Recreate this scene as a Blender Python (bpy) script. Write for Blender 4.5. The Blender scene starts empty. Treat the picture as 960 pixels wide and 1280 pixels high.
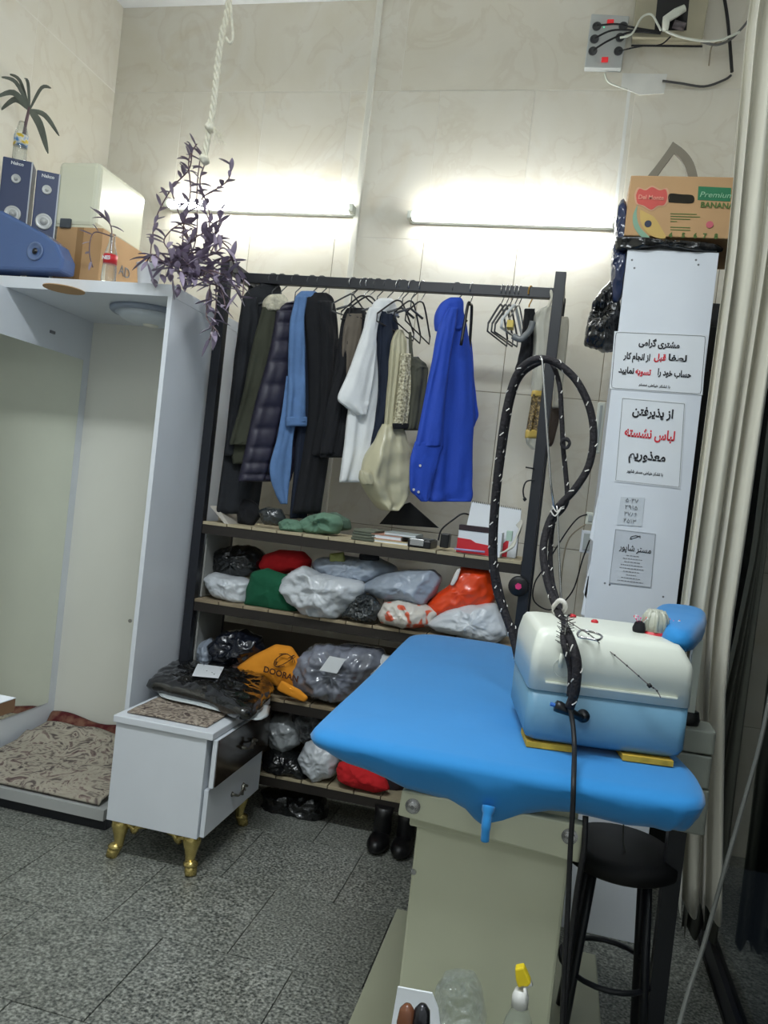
import bpy, math, random
from mathutils import Vector, Matrix, noise
V = Vector
PI = math.pi
S = bpy.context.scene
COL = S.collection
random.seed(7)

# ------------------------------------------------------------------ camera, light, exposure
F = 985.0
CAMH = 1.35
DY = V((226, 3, F)).normalized()
DX = V((1, .112, 0)); DX = (DX - DX.dot(DY) * DY).normalized()
DZ = DX.cross(DY)
if DZ.y > 0: DZ = -DZ
cd = bpy.data.cameras.new('camera'); cam = bpy.data.objects.new('camera', cd); COL.objects.link(cam); S.camera = cam
cd.sensor_fit = 'VERTICAL'; cd.sensor_height = 32.0; cd.lens = F / 1280 * 32.0; cd.clip_start = .02
cr = V((DX.x, DY.x, DZ.x)); cu = -V((DX.y, DY.y, DZ.y)); cb = -V((DX.z, DY.z, DZ.z))
M = Matrix((cr, cu, cb)).transposed().to_4x4(); M.translation = V((0, 0, CAMH)); cam.matrix_world = M

S.view_settings.view_transform = 'Standard'; S.view_settings.look = 'None'
S.view_settings.gamma = 1.0; S.view_settings.use_curve_mapping = False
S.view_settings.exposure = 0.0
W = bpy.data.worlds.new('world'); S.world = W; W.use_nodes = True
W.node_tree.nodes['Background'].inputs[0].default_value = (.02, .025, .035, 1); W.node_tree.nodes['Background'].inputs[1].default_value = .3

def area(name, loc, rot, sx, sy, power, col):
    l = bpy.data.lights.new(name, 'AREA'); l.shape = 'RECTANGLE'; l.size = sx; l.size_y = sy; l.energy = power; l.color = col
    o = bpy.data.objects.new(name, l); COL.objects.link(o); o.location = loc; o.rotation_euler = rot; return o
area('shop_ceiling_light', (-.6, .9, 3.36), (0, 0, 0), 1.2, .25, 53, (.90, .97, 1.0))
area('shop_ceiling_light', (-.75, -1.2, 3.36), (0, 0, 0), 1.2, .25, 14, (.90, .97, 1.0))
area('ceiling_fixture_upward_light', (-.6, .9, 3.38), (PI, 0, 0), 1.2, .25, 9, (.92, .97, 1.0))
area('ceiling_fixture_upward_light', (-.75, -1.2, 3.38), (PI, 0, 0), 1.2, .25, 5, (.92, .97, 1.0))
TUBE_E = 36.0

# ------------------------------------------------------------------ pixel -> world helpers (rays from the photo met with real planes)
def ray(u, v):
    c = V((u - 480, v - 640, F)); return V((c.dot(DX), c.dot(DY), c.dot(DZ)))
O = V((0, 0, CAMH))
def PY(u, v, y): r = ray(u, v); return O + r * (y / r.y)
def PZ(u, v, z): r = ray(u, v); return O + r * ((z - CAMH) / r.z)
def PX(u, v, x): r = ray(u, v); return O + r * (x / r.x)
def PP(u, v, o, n): r = ray(u, v); return O + r * ((o - O).dot(n) / r.dot(n))

# ------------------------------------------------------------------ materials
MT = {}
def mat(name, col, rough=.5, metal=0, var=.08, scale=6, bump=0, bscale=30, coat=0, trans=0, emit=0, alpha=1, spec=.5, sheen=0, stretch=None):
    if name in MT: return MT[name]
    m = bpy.data.materials.new(name); m.use_nodes = True; nt = m.node_tree; N = nt.nodes; L = nt.links
    b = N['Principled BSDF']; c = [((x / 255) ** 2.2) for x in col] + [1]
    b.inputs['Roughness'].default_value = rough; b.inputs['Metallic'].default_value = metal
    b.inputs['Coat Weight'].default_value = coat; b.inputs['Transmission Weight'].default_value = trans
    b.inputs['Specular IOR Level'].default_value = spec; b.inputs['Alpha'].default_value = alpha
    b.inputs['Sheen Weight'].default_value = sheen
    tc = N.new('ShaderNodeTexCoord'); mp = N.new('ShaderNodeMapping'); L.new(tc.outputs['Object'], mp.inputs[0])
    if stretch: mp.inputs['Scale'].default_value = stretch
    n = N.new('ShaderNodeTexNoise'); n.inputs['Scale'].default_value = scale; n.inputs['Detail'].default_value = 5
    L.new(mp.outputs[0], n.inputs['Vector'])
    r = N.new('ShaderNodeMapRange'); r.inputs[1].default_value = .3; r.inputs[2].default_value = .7
    r.inputs[3].default_value = 1 - var; r.inputs[4].default_value = 1 + var; L.new(n.outputs[0], r.inputs[0])
    h = N.new('ShaderNodeHueSaturation'); h.inputs['Color'].default_value = c; L.new(r.outputs[0], h.inputs['Value'])
    L.new(h.outputs[0], b.inputs['Base Color'])
    if emit:
        b.inputs['Emission Color'].default_value = c; b.inputs['Emission Strength'].default_value = emit
    if bump:
        n2 = N.new('ShaderNodeTexNoise'); n2.inputs['Scale'].default_value = bscale; n2.inputs['Detail'].default_value = 4; L.new(mp.outputs[0], n2.inputs['Vector'])
        bp = N.new('ShaderNodeBump'); bp.inputs['Strength'].default_value = bump; bp.inputs['Distance'].default_value = .01
        L.new(n2.outputs[0], bp.inputs['Height']); L.new(bp.outputs[0], b.inputs['Normal'])
    MT[name] = m; return m

def ramp_mat(name, stops, rough, kind='noise', scale=8, detail=8, distort=0, bump=0, coord='Object', spec=.5, coat=0, second=None, stretch=None, rand=0):
    if name in MT: return MT[name]
    m = bpy.data.materials.new(name); m.use_nodes = True; nt = m.node_tree; N = nt.nodes; L = nt.links; b = N['Principled BSDF']
    b.inputs['Roughness'].default_value = rough; b.inputs['Specular IOR Level'].default_value = spec; b.inputs['Coat Weight'].default_value = coat
    b.inputs['Coat Roughness'].default_value = .12
    tc = N.new('ShaderNodeTexCoord'); mp = N.new('ShaderNodeMapping'); L.new(tc.outputs[coord], mp.inputs[0])
    if stretch: mp.inputs['Scale'].default_value = stretch
    if rand:
        oi = N.new('ShaderNodeObjectInfo'); mu = N.new('ShaderNodeVectorMath'); mu.operation = 'SCALE'; cx = N.new('ShaderNodeCombineXYZ')
        for i in range(3): L.new(oi.outputs['Random'], cx.inputs[i])
        L.new(cx.outputs[0], mu.inputs[0]); mu.inputs['Scale'].default_value = rand; L.new(mu.outputs[0], mp.inputs['Location'])
    n = N.new('ShaderNodeTexVoronoi' if kind == 'voronoi' else 'ShaderNodeTexNoise'); n.inputs['Scale'].default_value = scale
    if kind == 'noise': n.inputs['Detail'].default_value = detail; n.inputs['Distortion'].default_value = distort
    L.new(mp.outputs[0], n.inputs['Vector'])
    cr_ = N.new('ShaderNodeValToRGB'); e = cr_.color_ramp.elements
    while len(e) < len(stops): e.new(.5)
    for i, (p, c) in enumerate(stops): e[i].position = p; e[i].color = [((x / 255) ** 2.2) for x in c] + [1]
    L.new(n.outputs[0], cr_.inputs[0]); out = cr_.outputs[0]
    if second:
        sc, st, fac = second
        n3 = N.new('ShaderNodeTexNoise'); n3.inputs['Scale'].default_value = sc; n3.inputs['Detail'].default_value = 6; n3.inputs['Distortion'].default_value = 1.2; L.new(mp.outputs[0], n3.inputs['Vector'])
        c3 = N.new('ShaderNodeValToRGB'); e3 = c3.color_ramp.elements
        while len(e3) < len(st): e3.new(.5)
        for i, (p, c) in enumerate(st): e3[i].position = p; e3[i].color = [((x / 255) ** 2.2) for x in c] + [1]
        L.new(n3.outputs[0], c3.inputs[0]); mx = N.new('ShaderNodeMix'); mx.data_type = 'RGBA'; mx.blend_type = 'MULTIPLY'; mx.inputs[0].default_value = fac
        L.new(out, mx.inputs[6]); L.new(c3.outputs[0], mx.inputs[7]); out = mx.outputs[2]
    L.new(out, b.inputs['Base Color'])
    if bump:
        bp = N.new('ShaderNodeBump'); bp.inputs['Strength'].default_value = bump; bp.inputs['Distance'].default_value = .004
        L.new(n.outputs[0], bp.inputs['Height']); L.new(bp.outputs[0], b.inputs['Normal'])
    MT[name] = m; return m

marble = ramp_mat('cream_marble', [(.3, (222, 216, 198)), (.5, (226, 221, 206)), (.62, (229, 225, 212)), (.75, (221, 213, 193))], .2, scale=1.6, detail=9, distort=1.5, rand=40,
                  second=(3.2, [(.44, (255, 255, 255)), (.497, (200, 180, 156)), (.515, (255, 255, 255))], .13), coat=.0)
plasterm = mat('painted_plaster', (232, 234, 234), .8, var=.04, bump=.1)
groutm = mat('pale_grout', (226, 222, 210), .9)
lgrout = mat('brown_grout', (150, 138, 116), .9)
dgrout = mat('dark_grout', (60, 60, 56), .9)
granite = ramp_mat('speckled_granite', [(.30, (52, 55, 54)), (.42, (104, 107, 102)), (.53, (134, 136, 129)), (.68, (178, 180, 172))], .42, scale=120, detail=3, rand=30,
                   second=(2.5, [(.3, (205, 205, 200)), (.7, (255, 255, 255))], .6))
whitelam = mat('white_laminate', (222, 227, 234), .28, var=.02)
creamlam = mat('cream_laminate', (230, 229, 218), .3, var=.03, scale=2)
mirrorm = mat('mirror_glass', (232, 236, 228), .04, metal=1, var=.01)
blackmetal = mat('black_painted_steel', (34, 36, 42), .4, var=.1)
slatwood = ramp_mat('pale_slat_wood', [(.3, (120, 105, 84)), (.7, (170, 155, 128))], .6, scale=5, stretch=(1, 6, 6), rand=9)
slatend = mat('slat_cut_edge', (172, 160, 132), .7, var=.15)
darkwood = mat('dark_shelf_edge', (40, 35, 31), .6, var=.2)
rugm = ramp_mat('faded_floral_rug', [(.28, (58, 50, 50)), (.40, (112, 102, 96)), (.46, (162, 154, 140)), (.56, (174, 166, 150)), (.62, (128, 112, 106)), (.72, (84, 70, 68))], .95, scale=13, detail=7, distort=2.6, bump=.3)
rugred = ramp_mat('dark_red_rug', [(.4, (84, 26, 30)), (.6, (130, 92, 76))], .95, scale=16, detail=3)
gold = mat('gold_leg', (204, 184, 118), .25, metal=.85, var=.2, scale=20, bump=.4, bscale=40)
bluecloth = mat('blue_cotton', (32, 128, 196), .8, var=.03, sheen=.2, bump=.08, bscale=12)
beigemet = mat('beige_powder_coat', (186, 188, 164), .42, var=.03)
genwhite = mat('off_white_plastic', (222, 226, 214), .35, var=.02)
genblue = mat('steel_blue_plastic', (100, 142, 168), .38, var=.03)
yellowfoam = mat('yellow_foam', (196, 160, 60), .9, var=.2, scale=30, bump=.4)
blackrub = mat('black_rubber', (22, 22, 25), .55)
hosem = mat('black_braided_hose', (30, 27, 32), .75, bump=.5, bscale=150)
whitethread = mat('white_thread', (222, 218, 212), .8)
steel = mat('polished_steel', (190, 190, 190), .25, metal=1)
redpl = mat('red_plastic', (200, 40, 50), .4)
paper = mat('white_paper', (224, 228, 232), .75, var=.02)
black = mat('black_plastic', (24, 24, 26), .4)
blackbag = mat('black_plastic_film', (26, 27, 28), .22, var=.3, coat=.35, bump=.7, bscale=26)
clearfilm = mat('clear_plastic_film', (222, 228, 230), .18, trans=.75, alpha=.55, var=.04)
ink = mat('black_ink', (36, 36, 40), .7)
redink = mat('red_ink', (214, 46, 60), .7)
greyink = mat('grey_ink', (120, 122, 126), .7)
curtm = mat('cream_curtain_cloth', (204, 200, 184), .85, var=.06, scale=3, sheen=.3)
cardm = mat('brown_cardboard', (188, 150, 108), .8, var=.06)
ropem = mat('hemp_rope', (226, 222, 204), .9, var=.15, scale=60)
leafm = mat('dark_purple_leaf', (150, 138, 158), .5, var=.35, scale=14)
leafg = mat('dark_green_leaf', (96, 102, 94), .5, var=.3, scale=14)
stemm = mat('brown_stem', (104, 84, 88), .6)

# ------------------------------------------------------------------ mesh builder and object helpers
class MB:
    def __init__(s): s.v = []; s.f = []
    def add(s, vs, fs):
        k = len(s.v); s.v += [V(p) for p in vs]; s.f += [tuple(i + k for i in f) for f in fs]; return s
    def hexa(s, p): # 8 pts: bottom ccw 0-3, top 4-7
        return s.add(p, [(0, 3, 2, 1), (4, 5, 6, 7), (0, 1, 5, 4), (1, 2, 6, 5), (2, 3, 7, 6), (3, 0, 4, 7)])
    def box(s, a, b):
        x0, y0, z0 = a; x1, y1, z1 = b
        return s.hexa([(x0, y0, z0), (x1, y0, z0), (x1, y1, z0), (x0, y1, z0), (x0, y0, z1), (x1, y0, z1), (x1, y1, z1), (x0, y1, z1)])
    def bar(s, a, b, w, h=None): # square bar from a to b
        a = V(a); b = V(b); h = h or w; d = (b - a).normalized(); up = V((0, 0, 1)) if abs(d.z) < .9 else V((0, 1, 0))
        x = d.cross(up).normalized() * w / 2; y = x.cross(d).normalized() * h / 2
        return s.hexa([a - x - y, a + x - y, a + x + y, a - x + y, b - x - y, b + x - y, b + x + y, b - x + y])
    def prism(s, pts, d): # polygon extruded by vector d
        n = len(pts); pts = [V(p) for p in pts]; d = V(d)
        return s.add(pts + [p + d for p in pts], [tuple(range(n))[::-1], tuple(range(n, 2 * n))] + [(i, (i + 1) % n, n + (i + 1) % n, n + i) for i in range(n)])
    def tube(s, path, r, n=8, caps=True):
        path = [V(p) for p in path]; R = r if isinstance(r, (list, tuple)) else [r] * len(path)
        k = len(s.v); up = None; vs = []
        for i, p in enumerate(path):
            d = (path[min(i + 1, len(path) - 1)] - path[max(i - 1, 0)]).normalized()
            if up is None: up = d.orthogonal().normalized()
            up = (up - up.dot(d) * d).normalized(); w = d.cross(up)
            for j in range(n):
                a = 2 * PI * j / n; vs.append(p + (up * math.cos(a) + w * math.sin(a)) * R[i])
        fs = []
        for i in range(len(path) - 1):
            for j in range(n):
                a = i * n + j; b = i * n + (j + 1) % n; fs.append((a, b, b + n, a + n))
        if caps: fs += [tuple(range(n))[::-1], tuple(range((len(path) - 1) * n, len(path) * n))]
        return s.add(vs, fs)
    def lathe(s, prof, c, n=24, ax=(0, 0, 1)): # prof [(r, h)]
        ax = V(ax).normalized(); u = ax.orthogonal().normalized(); w = ax.cross(u); c = V(c); vs = []
        for r, h in prof:
            for j in range(n):
                a = 2 * PI * j / n; vs.append(c + ax * h + (u * math.cos(a) + w * math.sin(a)) * max(r, .0002))
        fs = [(i * n + j, i * n + (j + 1) % n, (i + 1) * n + (j + 1) % n, (i + 1) * n + j) for i in range(len(prof) - 1) for j in range(n)]
        fs += [tuple(range(n))[::-1], tuple(range((len(prof) - 1) * n, len(prof) * n))]
        return s.add(vs, fs)
    def rbox(s, a, b, r=.01, n=4): # box with rounded vertical edges
        x0, y0, z0 = a; x1, y1, z1 = b; pts = []
        for cx, cy, a0 in ((x1 - r, y1 - r, 0), (x0 + r, y1 - r, PI / 2), (x0 + r, y0 + r, PI), (x1 - r, y0 + r, 1.5 * PI)):
            for k in range(n + 1):
                t = a0 + k / n * PI / 2; pts.append((cx + r * math.cos(t), cy + r * math.sin(t), z0))
        return s.prism(pts, (0, 0, z1 - z0))

WL = {}
def link(name, me, m, parent=None, smooth=False, origin=None):
    o = bpy.data.objects.new(name, me); COL.objects.link(o)
    if m: me.materials.append(m)
    return o
def obj(name, mb, m, parent=None, smooth=False, bevel=0, sub=0, kind=None, flat_angle=None):
    vs = mb.v
    if parent is not None: base = WL[parent]
    else:
        xs = [p.x for p in vs]; ys = [p.y for p in vs]; zs = [p.z for p in vs]
        base = V(((min(xs) + max(xs)) / 2, (min(ys) + max(ys)) / 2, min(zs)))
    me = bpy.data.meshes.new(name); me.from_pydata([tuple(p - base) for p in vs], [], mb.f); me.materials.append(m)
    me.validate(); me.update()
    import bmesh
    bm = bmesh.new(); bm.from_mesh(me); bmesh.ops.recalc_face_normals(bm, faces=bm.faces); bm.to_mesh(me); bm.free()
    if smooth: me.shade_smooth()
    o = bpy.data.objects.new(name, me); COL.objects.link(o)
    if parent is not None: o.parent = parent; WL[o] = base
    else: o.location = base; WL[o] = base
    if bevel:
        md = o.modifiers.new('bevel', 'BEVEL'); md.width = bevel; md.segments = 2; md.limit_method = 'ANGLE'; md.angle_limit = .7
    if sub:
        md = o.modifiers.new('sub', 'SUBSURF'); md.levels = sub; md.render_levels = sub
    if kind: o['kind'] = kind
    return o
def tag(o, label, cat, group=None):
    o['label'] = label; o['category'] = cat
    if group: o['group'] = group
    return o
def thing(name, label, cat, loc, group=None):
    o = bpy.data.objects.new(name, None); o.empty_display_size = .05; COL.objects.link(o); o.location = loc; WL[o] = V(loc); return tag(o, label, cat, group)
def struct(name, mb, m, **k):
    o = obj(name, mb, m, **k); o['kind'] = 'structure'; return o
def copy_part(o, off):
    c = o.copy(); COL.objects.link(c); c.location = o.location + V(off); WL[c] = WL[o]; return c
def spline(pts, n=8):
    pts = [V(p) for p in pts]; out = []
    for i in range(len(pts) - 1):
        p0 = pts[max(i - 1, 0)]; p1 = pts[i]; p2 = pts[i + 1]; p3 = pts[min(i + 2, len(pts) - 1)]
        for k in range(n):
            t = k / n; out.append(.5 * ((2 * p1) + (p2 - p0) * t + (2 * p0 - 5 * p1 + 4 * p2 - p3) * t * t + (3 * p1 - p0 - 3 * p2 + p3) * t ** 3))
    return out + [pts[-1]]

def ridge(p, seed):
    q = p + V((seed * 7.3, seed * 3.1, seed * 1.7)); return 1 - 2 * abs(noise.noise(q))
def pillow(pts, n, t, seed=0, wr=.008, ws=14, N=72, R=20, pw=.55, edge=.0, back=1.0, floor=None):
    """closed inflated bag: outline pts in a plane with normal n (towards the viewer), half thickness t"""
    n = V(n).normalized(); c = sum((V(p) for p in pts), V()) / len(pts)
    e1 = n.orthogonal().normalized(); e2 = n.cross(e1)
    poly = [((V(p) - c).dot(e1), (V(p) - c).dot(e2)) for p in pts]; K = len(poly)
    def rad(a):
        dx, dy = math.cos(a), math.sin(a); best = 0
        for i in range(K):
            x1, y1 = poly[i]; x2, y2 = poly[(i + 1) % K]; ex, ey = x2 - x1, y2 - y1; den = dx * ey - dy * ex
            if abs(den) < 1e-9: continue
            s_ = (x1 * ey - y1 * ex) / den; u_ = (x1 * dy - y1 * dx) / den
            if s_ > 0 and -1e-6 <= u_ <= 1.000001: best = max(best, s_)
        return best
    rr = [rad(2 * PI * j / N) for j in range(N)]
    for _ in range(1): rr = [(rr[j - 1] + 2 * rr[j] + rr[(j + 1) % N]) / 4 for j in range(N)]
    mb = MB(); vs = []
    for i in range(R + 1):
        ph = PI * i / R; f_ = abs(1 - 2 * i / R); rf = (1 - f_) ** .8 if i != R / 2 else 1; e_ = 3.4 if pw >= .5 else 7
        dz = math.copysign((1 - min(rf, 1) ** e_) ** (.5 if f_ else 1), math.cos(ph)) * (t if i < R / 2 else t * back) if i != R / 2 else 0
        for j in range(N):
            a = 2 * PI * j / N; p = c + (e1 * math.cos(a) + e2 * math.sin(a)) * rr[j] * rf
            q = p * ws + n * dz * ws
            w = ridge(q * .6, seed) * .9 + ridge(q * 1.7, seed + 5) * .5 + ridge(q * 4, seed + 9) * .2
            k = 1 - .75 * rf ** 3
            p = p + n * (dz + w * wr * k * (1 if dz > 0 else .3)) + (p - c) * (edge * w * .5)
            if floor is not None and p.z < floor: p.z = floor
            vs.append(p)
    fs = [(i * N + j, i * N + (j + 1) % N, (i + 1) * N + (j + 1) % N, (i + 1) * N + j) for i in range(R) for j in range(N)]
    fs += [tuple(range(N))[::-1], tuple(range(R * N, (R + 1) * N))]
    return mb.add(vs, fs)
def px_pillow(outline, y, t, **k):
    return pillow([PY(u, v, y) for u, v in outline], (0, -1, 0), t, **k)

GD = V((.77, .64, 0)).normalized(); GN = V((.64, -.77, 0)).normalized()
def loft(rows, o, t=.03, folds=1.3, fa=.006, seed=0, gd=None, K=44, N=56, rib=0, ribn=10, ttop=.5, dx=0):
    """hanging cloth body: rows (v, uL, uR) in the photo met with the vertical plane through o along gd"""
    gd = gd or GD; gn = V((gd.y, -gd.x, 0)); o = V(o); vs = []
    rows = sorted(rows)
    for i in range(K + 1):
        s = i / K * (len(rows) - 1); a = min(int(s), len(rows) - 2); f = s - a
        # smooth interpolation
        r0 = rows[max(a - 1, 0)]; r1 = rows[a]; r2 = rows[a + 1]; r3 = rows[min(a + 2, len(rows) - 1)]
        q = [.5 * (2 * r1[k] + (r2[k] - r0[k]) * f + (2 * r0[k] - 5 * r1[k] + 4 * r2[k] - r3[k]) * f * f + (3 * r1[k] - r0[k] - 3 * r2[k] + r3[k]) * f ** 3) for k in range(3)]
        if k and q[0] < rows[0][0]: q[0] = rows[0][0]
        A = PP(q[1], q[0], o, gn); B = PP(q[2], q[0], o, gn); C = (A + B) / 2; C.z = (A.z + B.z) / 2; hw = (B - A).length / 2
        tt = min(t * (ttop + (1 - ttop) * min(1, i / K * 4)), hw * 1.2 + .004)
        if i == 0 or i == K: tt *= .6
        for j in range(N):
            an = 2 * PI * j / N; ca, sa = math.cos(an), math.sin(an)
            px = math.copysign(abs(ca) ** .75, ca); py = math.copysign(abs(sa) ** .6, sa)
            d = fa * min(1, i / K * 2.0) * (math.sin(folds * px * 3.1 + seed + 1.5 * noise.noise(V((i * .07, seed, 0)))) + .45 * math.sin(folds * 2.3 * px * 3 + seed * 2 + i * .06))
            w = noise.noise(V((px * 2 + seed * 9, i * .16, sa))) * fa * 1.2
            rb = rib * abs(math.sin(i / K * PI * ribn)) ** .5 if rib else 0
            vs.append(C + (B - A).normalized() * px * hw + gn * (py * (tt + rb) + d + w))
    fs = [(i * N + j, i * N + (j + 1) % N, (i + 1) * N + (j + 1) % N, (i + 1) * N + j) for i in range(K) for j in range(N)]
    fs += [tuple(range(N))[::-1], tuple(range(K * N, (K + 1) * N))]
    return MB().add(vs, fs)

# text: letters become real flat meshes; Persian is shaped here (presentation forms, right to left)
FORMS = {'ا': (0xFE8D, 0xFE8E, 0, 0), 'ب': (0xFE8F, 0xFE90, 0xFE91, 0xFE92), 'پ': (0xFB56, 0xFB57, 0xFB58, 0xFB59), 'ت': (0xFE95, 0xFE96, 0xFE97, 0xFE98),
         'ج': (0xFE9D, 0xFE9E, 0xFE9F, 0xFEA0), 'ح': (0xFEA1, 0xFEA2, 0xFEA3, 0xFEA4), 'خ': (0xFEA5, 0xFEA6, 0xFEA7, 0xFEA8), 'د': (0xFEA9, 0xFEAA, 0, 0),
         'ذ': (0xFEAB, 0xFEAC, 0, 0), 'ر': (0xFEAD, 0xFEAE, 0, 0), 'س': (0xFEB1, 0xFEB2, 0xFEB3, 0xFEB4), 'ش': (0xFEB5, 0xFEB6, 0xFEB7, 0xFEB8),
         'ط': (0xFEC1, 0xFEC2, 0xFEC3, 0xFEC4), 'ع': (0xFEC9, 0xFECA, 0xFECB, 0xFECC), 'ف': (0xFED1, 0xFED2, 0xFED3, 0xFED4), 'ق': (0xFED5, 0xFED6, 0xFED7, 0xFED8),
         'ک': (0xFB8E, 0xFB8F, 0xFB90, 0xFB91), 'گ': (0xFB92, 0xFB93, 0xFB94, 0xFB95), 'ل': (0xFEDD, 0xFEDE, 0xFEDF, 0xFEE0), 'م': (0xFEE1, 0xFEE2, 0xFEE3, 0xFEE4),
         'ن': (0xFEE5, 0xFEE6, 0xFEE7, 0xFEE8), 'ه': (0xFEE9, 0xFEEA, 0xFEEB, 0xFEEC), 'و': (0xFEED, 0xFEEE, 0, 0), 'ی': (0xFBFC, 0xFBFD, 0xFBFE, 0xFBFF)}
def shape_fa(s):
    out = []
    for i, ch in enumerate(s):
        if ch not in FORMS: out.append(ch); continue
        prev = i > 0 and s[i - 1] in FORMS and FORMS[s[i - 1]][2]; nxt = i + 1 < len(s) and s[i + 1] in FORMS and FORMS[ch][2]
        f = FORMS[ch]; out.append(chr(f[3] if prev and nxt else f[1] if prev else f[2] if nxt else f[0]))
    return ''.join(out[::-1])
def text(name, body, size, c, right, up, m, parent, bold=.0, width=None, fa=False, align='CENTER', italic=0):
    cu_ = bpy.data.curves.new(name, 'FONT'); cu_.body = shape_fa(body) if fa else body; cu_.size = size; cu_.align_x = align; cu_.align_y = 'CENTER'; cu_.offset = bold; cu_.extrude = .0004; cu_.shear = italic; cu_.resolution_u = 3
    t = bpy.data.objects.new(name, cu_); COL.objects.link(t); bpy.context.view_layer.update()
    me = bpy.data.meshes.new_from_object(t); xs = [v.co.x for v in me.vertices]
    k = (width / (max(xs) - min(xs))) if width and xs else 1
    mid = (max(xs) + min(xs)) / 2 if align == 'CENTER' and xs else 0
    right = V(right).normalized(); up = V(up).normalized(); nn = right.cross(up); base = WL[parent]
    for v in me.vertices:
        co = v.co.copy(); v.co = V(c) + right * (co.x - mid) * k + up * co.y + nn * co.z - base
    bpy.data.objects.remove(t); bpy.data.curves.remove(cu_)
    me.materials.clear(); me.materials.append(m); me.name = name
    o = bpy.data.objects.new(name, me); COL.objects.link(o); o.parent = parent; WL[o] = base; return o

# ------------------------------------------------------------------ the room
XL, XR, YB, YF, ZC = -2.45, .585, 3.577, -2.6, 3.635
ZS = 3.21
fl = struct('floor', MB().box((XL - .1, YF, -.06), (XR + .1, YB + .1, -.008)), dgrout)
tile = None
for r in range(14):
    y0 = YF + .10 + 0; y0 = 2.093 + (r - 10) * .392
    off = -.99 if (r - 10) % 2 else -1.19
    for c in range(-4, 6):
        x0 = off + c * .4 - (.2 if False else 0)
        if x0 + .4 < XL or x0 > XR or y0 > YB or y0 + .39 < .2: continue
        a = max(x0, XL) + .0015; b = min(x0 + .4, XR) - .0015; y1 = min(y0 + .392, YB)
        full = abs(b - a - .397) < 1e-4 and abs(y1 - y0 - .392) < 1e-4
        if full and tile is not None:
            t = tile.copy(); COL.objects.link(t); t.location = V((a, y0, 0)) - tile_o; t.location.z = random.uniform(-.0006, .0006)
        else:
            t = obj('tile', MB().box((a, y0 + .0015, -.012), (b, y1 - .0015, 0)), granite, fl, bevel=.0012)
            if full: tile = t; tile_o = V((a, y0, 0))
# back wall
wb = struct('wall_back', MB().box((XL - .1, YB, 0), (XR + .1, YB + .12, ZC)), groutm)
obj('joint_filler', MB().box((XL, YB - .0095, 0), (XR, YB + .002, 2.52)), lgrout, wb)
obj('joint_filler', MB().box((XL, YB - .0116, 2.521), (XR, YB + .002, ZC)), groutm, wb)
zs = [0, .55, 1.20, 1.86, 2.53, ZS]
for i in range(5):
    for k in range(9):
        x0 = max(-2.483 + k * .4285, XL); x1 = min(-2.483 + (k + 1) * .4285, XR)
        if x0 >= XR: continue
        obj('wall_panel', MB().box((x0 + .0015, YB - .012 - random.uniform(0, .0015), zs[i] + .0015), (x1 - .0015, YB + .001, zs[i + 1] - .0015)), marble, wb, bevel=.001)
for a, b in ((XL, -.96), (-.96, XR)):
    obj('wall_panel', MB().box((a + .001, YB - .012, ZS + .003), (b - .001, YB + .001, ZC)), marble, wb, bevel=.001)
wl = struct('wall_left', MB().box((XL - .12, YF, 0), (XL, YB, ZC)), groutm)
obj('joint_filler', MB().box((XL - .002, YF + .01, .01), (XL + .0113, YB - .0125, ZC)), groutm, wl)
for k in range(6):
    y1 = YB - .012 - k * .6; y0 = y1 - .6
    for a, b in ((0, 1.16), (1.16, 2.2), (2.2, ZS), (ZS + .003, ZC)):
        obj('wall_panel', MB().box((XL - .001, y0 + .0015, a + .0015), (XL + .012, y1 - .0015, b - .0015)), marble, wl, bevel=.001)
struct('ceiling', MB().box((XL - .12, YF, ZC), (XR + .5, YB + .12, ZC + .1)), plasterm)
struct('wall_front', MB().box((XL - .12, YF - .1, 0), (XR + .12, YF, ZC)), plasterm)
struct('wall_right', MB().box((XR, YF, 0), (XR + .1, 1.0, ZC)).box((XR, 1.0, 2.75), (XR + .1, YB, ZC)).box((XR, 3.50, 0), (XR + .1, YB, 2.75)), plasterm)
dr = struct('dark_gap_panel_1', MB().box((.40, YB - .05, 0), (XR, YB - .013, 2.3)), mat('dark_gap_black', (26, 28, 28), .5), bevel=.004)  # black panel added to darken the gap beside the cabinet, no real door
obj('dark_gap_inset', MB().box((.43, YB - .056, .2), (XR - .01, YB - .0502, 2.2)), mat('dark_gap_black', (26, 28, 28), .5), dr, bevel=.004)
# night-dark shop window on the right
glassm = mat('window_glass', (225, 235, 232), .03, trans=1, var=0, spec=.6)
wn = struct('window_1', MB().box((XR + .005, 1.0, 0), (XR + .06, 1.06, 2.75)).box((XR + .005, 3.44, 0), (XR + .06, 3.50, 2.75)).box((XR + .005, 1.0, 2.69), (XR + .06, 3.50, 2.75)).box((XR + .005, 1.0, 0), (XR + .06, 3.50, .07)), blackmetal)
obj('pane', MB().box((XR + .02, 1.06, .07), (XR + .028, 3.44, 2.69)), glassm, wn)
struct('wall_outside', MB().box((XR + .6, .5, -.1), (XR + .7, 4.4, 3.4)).box((XR + .12, YB + .13, -.1), (XR + .6, YB + .2, 3.4)), mat('night_wall', (16, 20, 20), .7))
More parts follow.
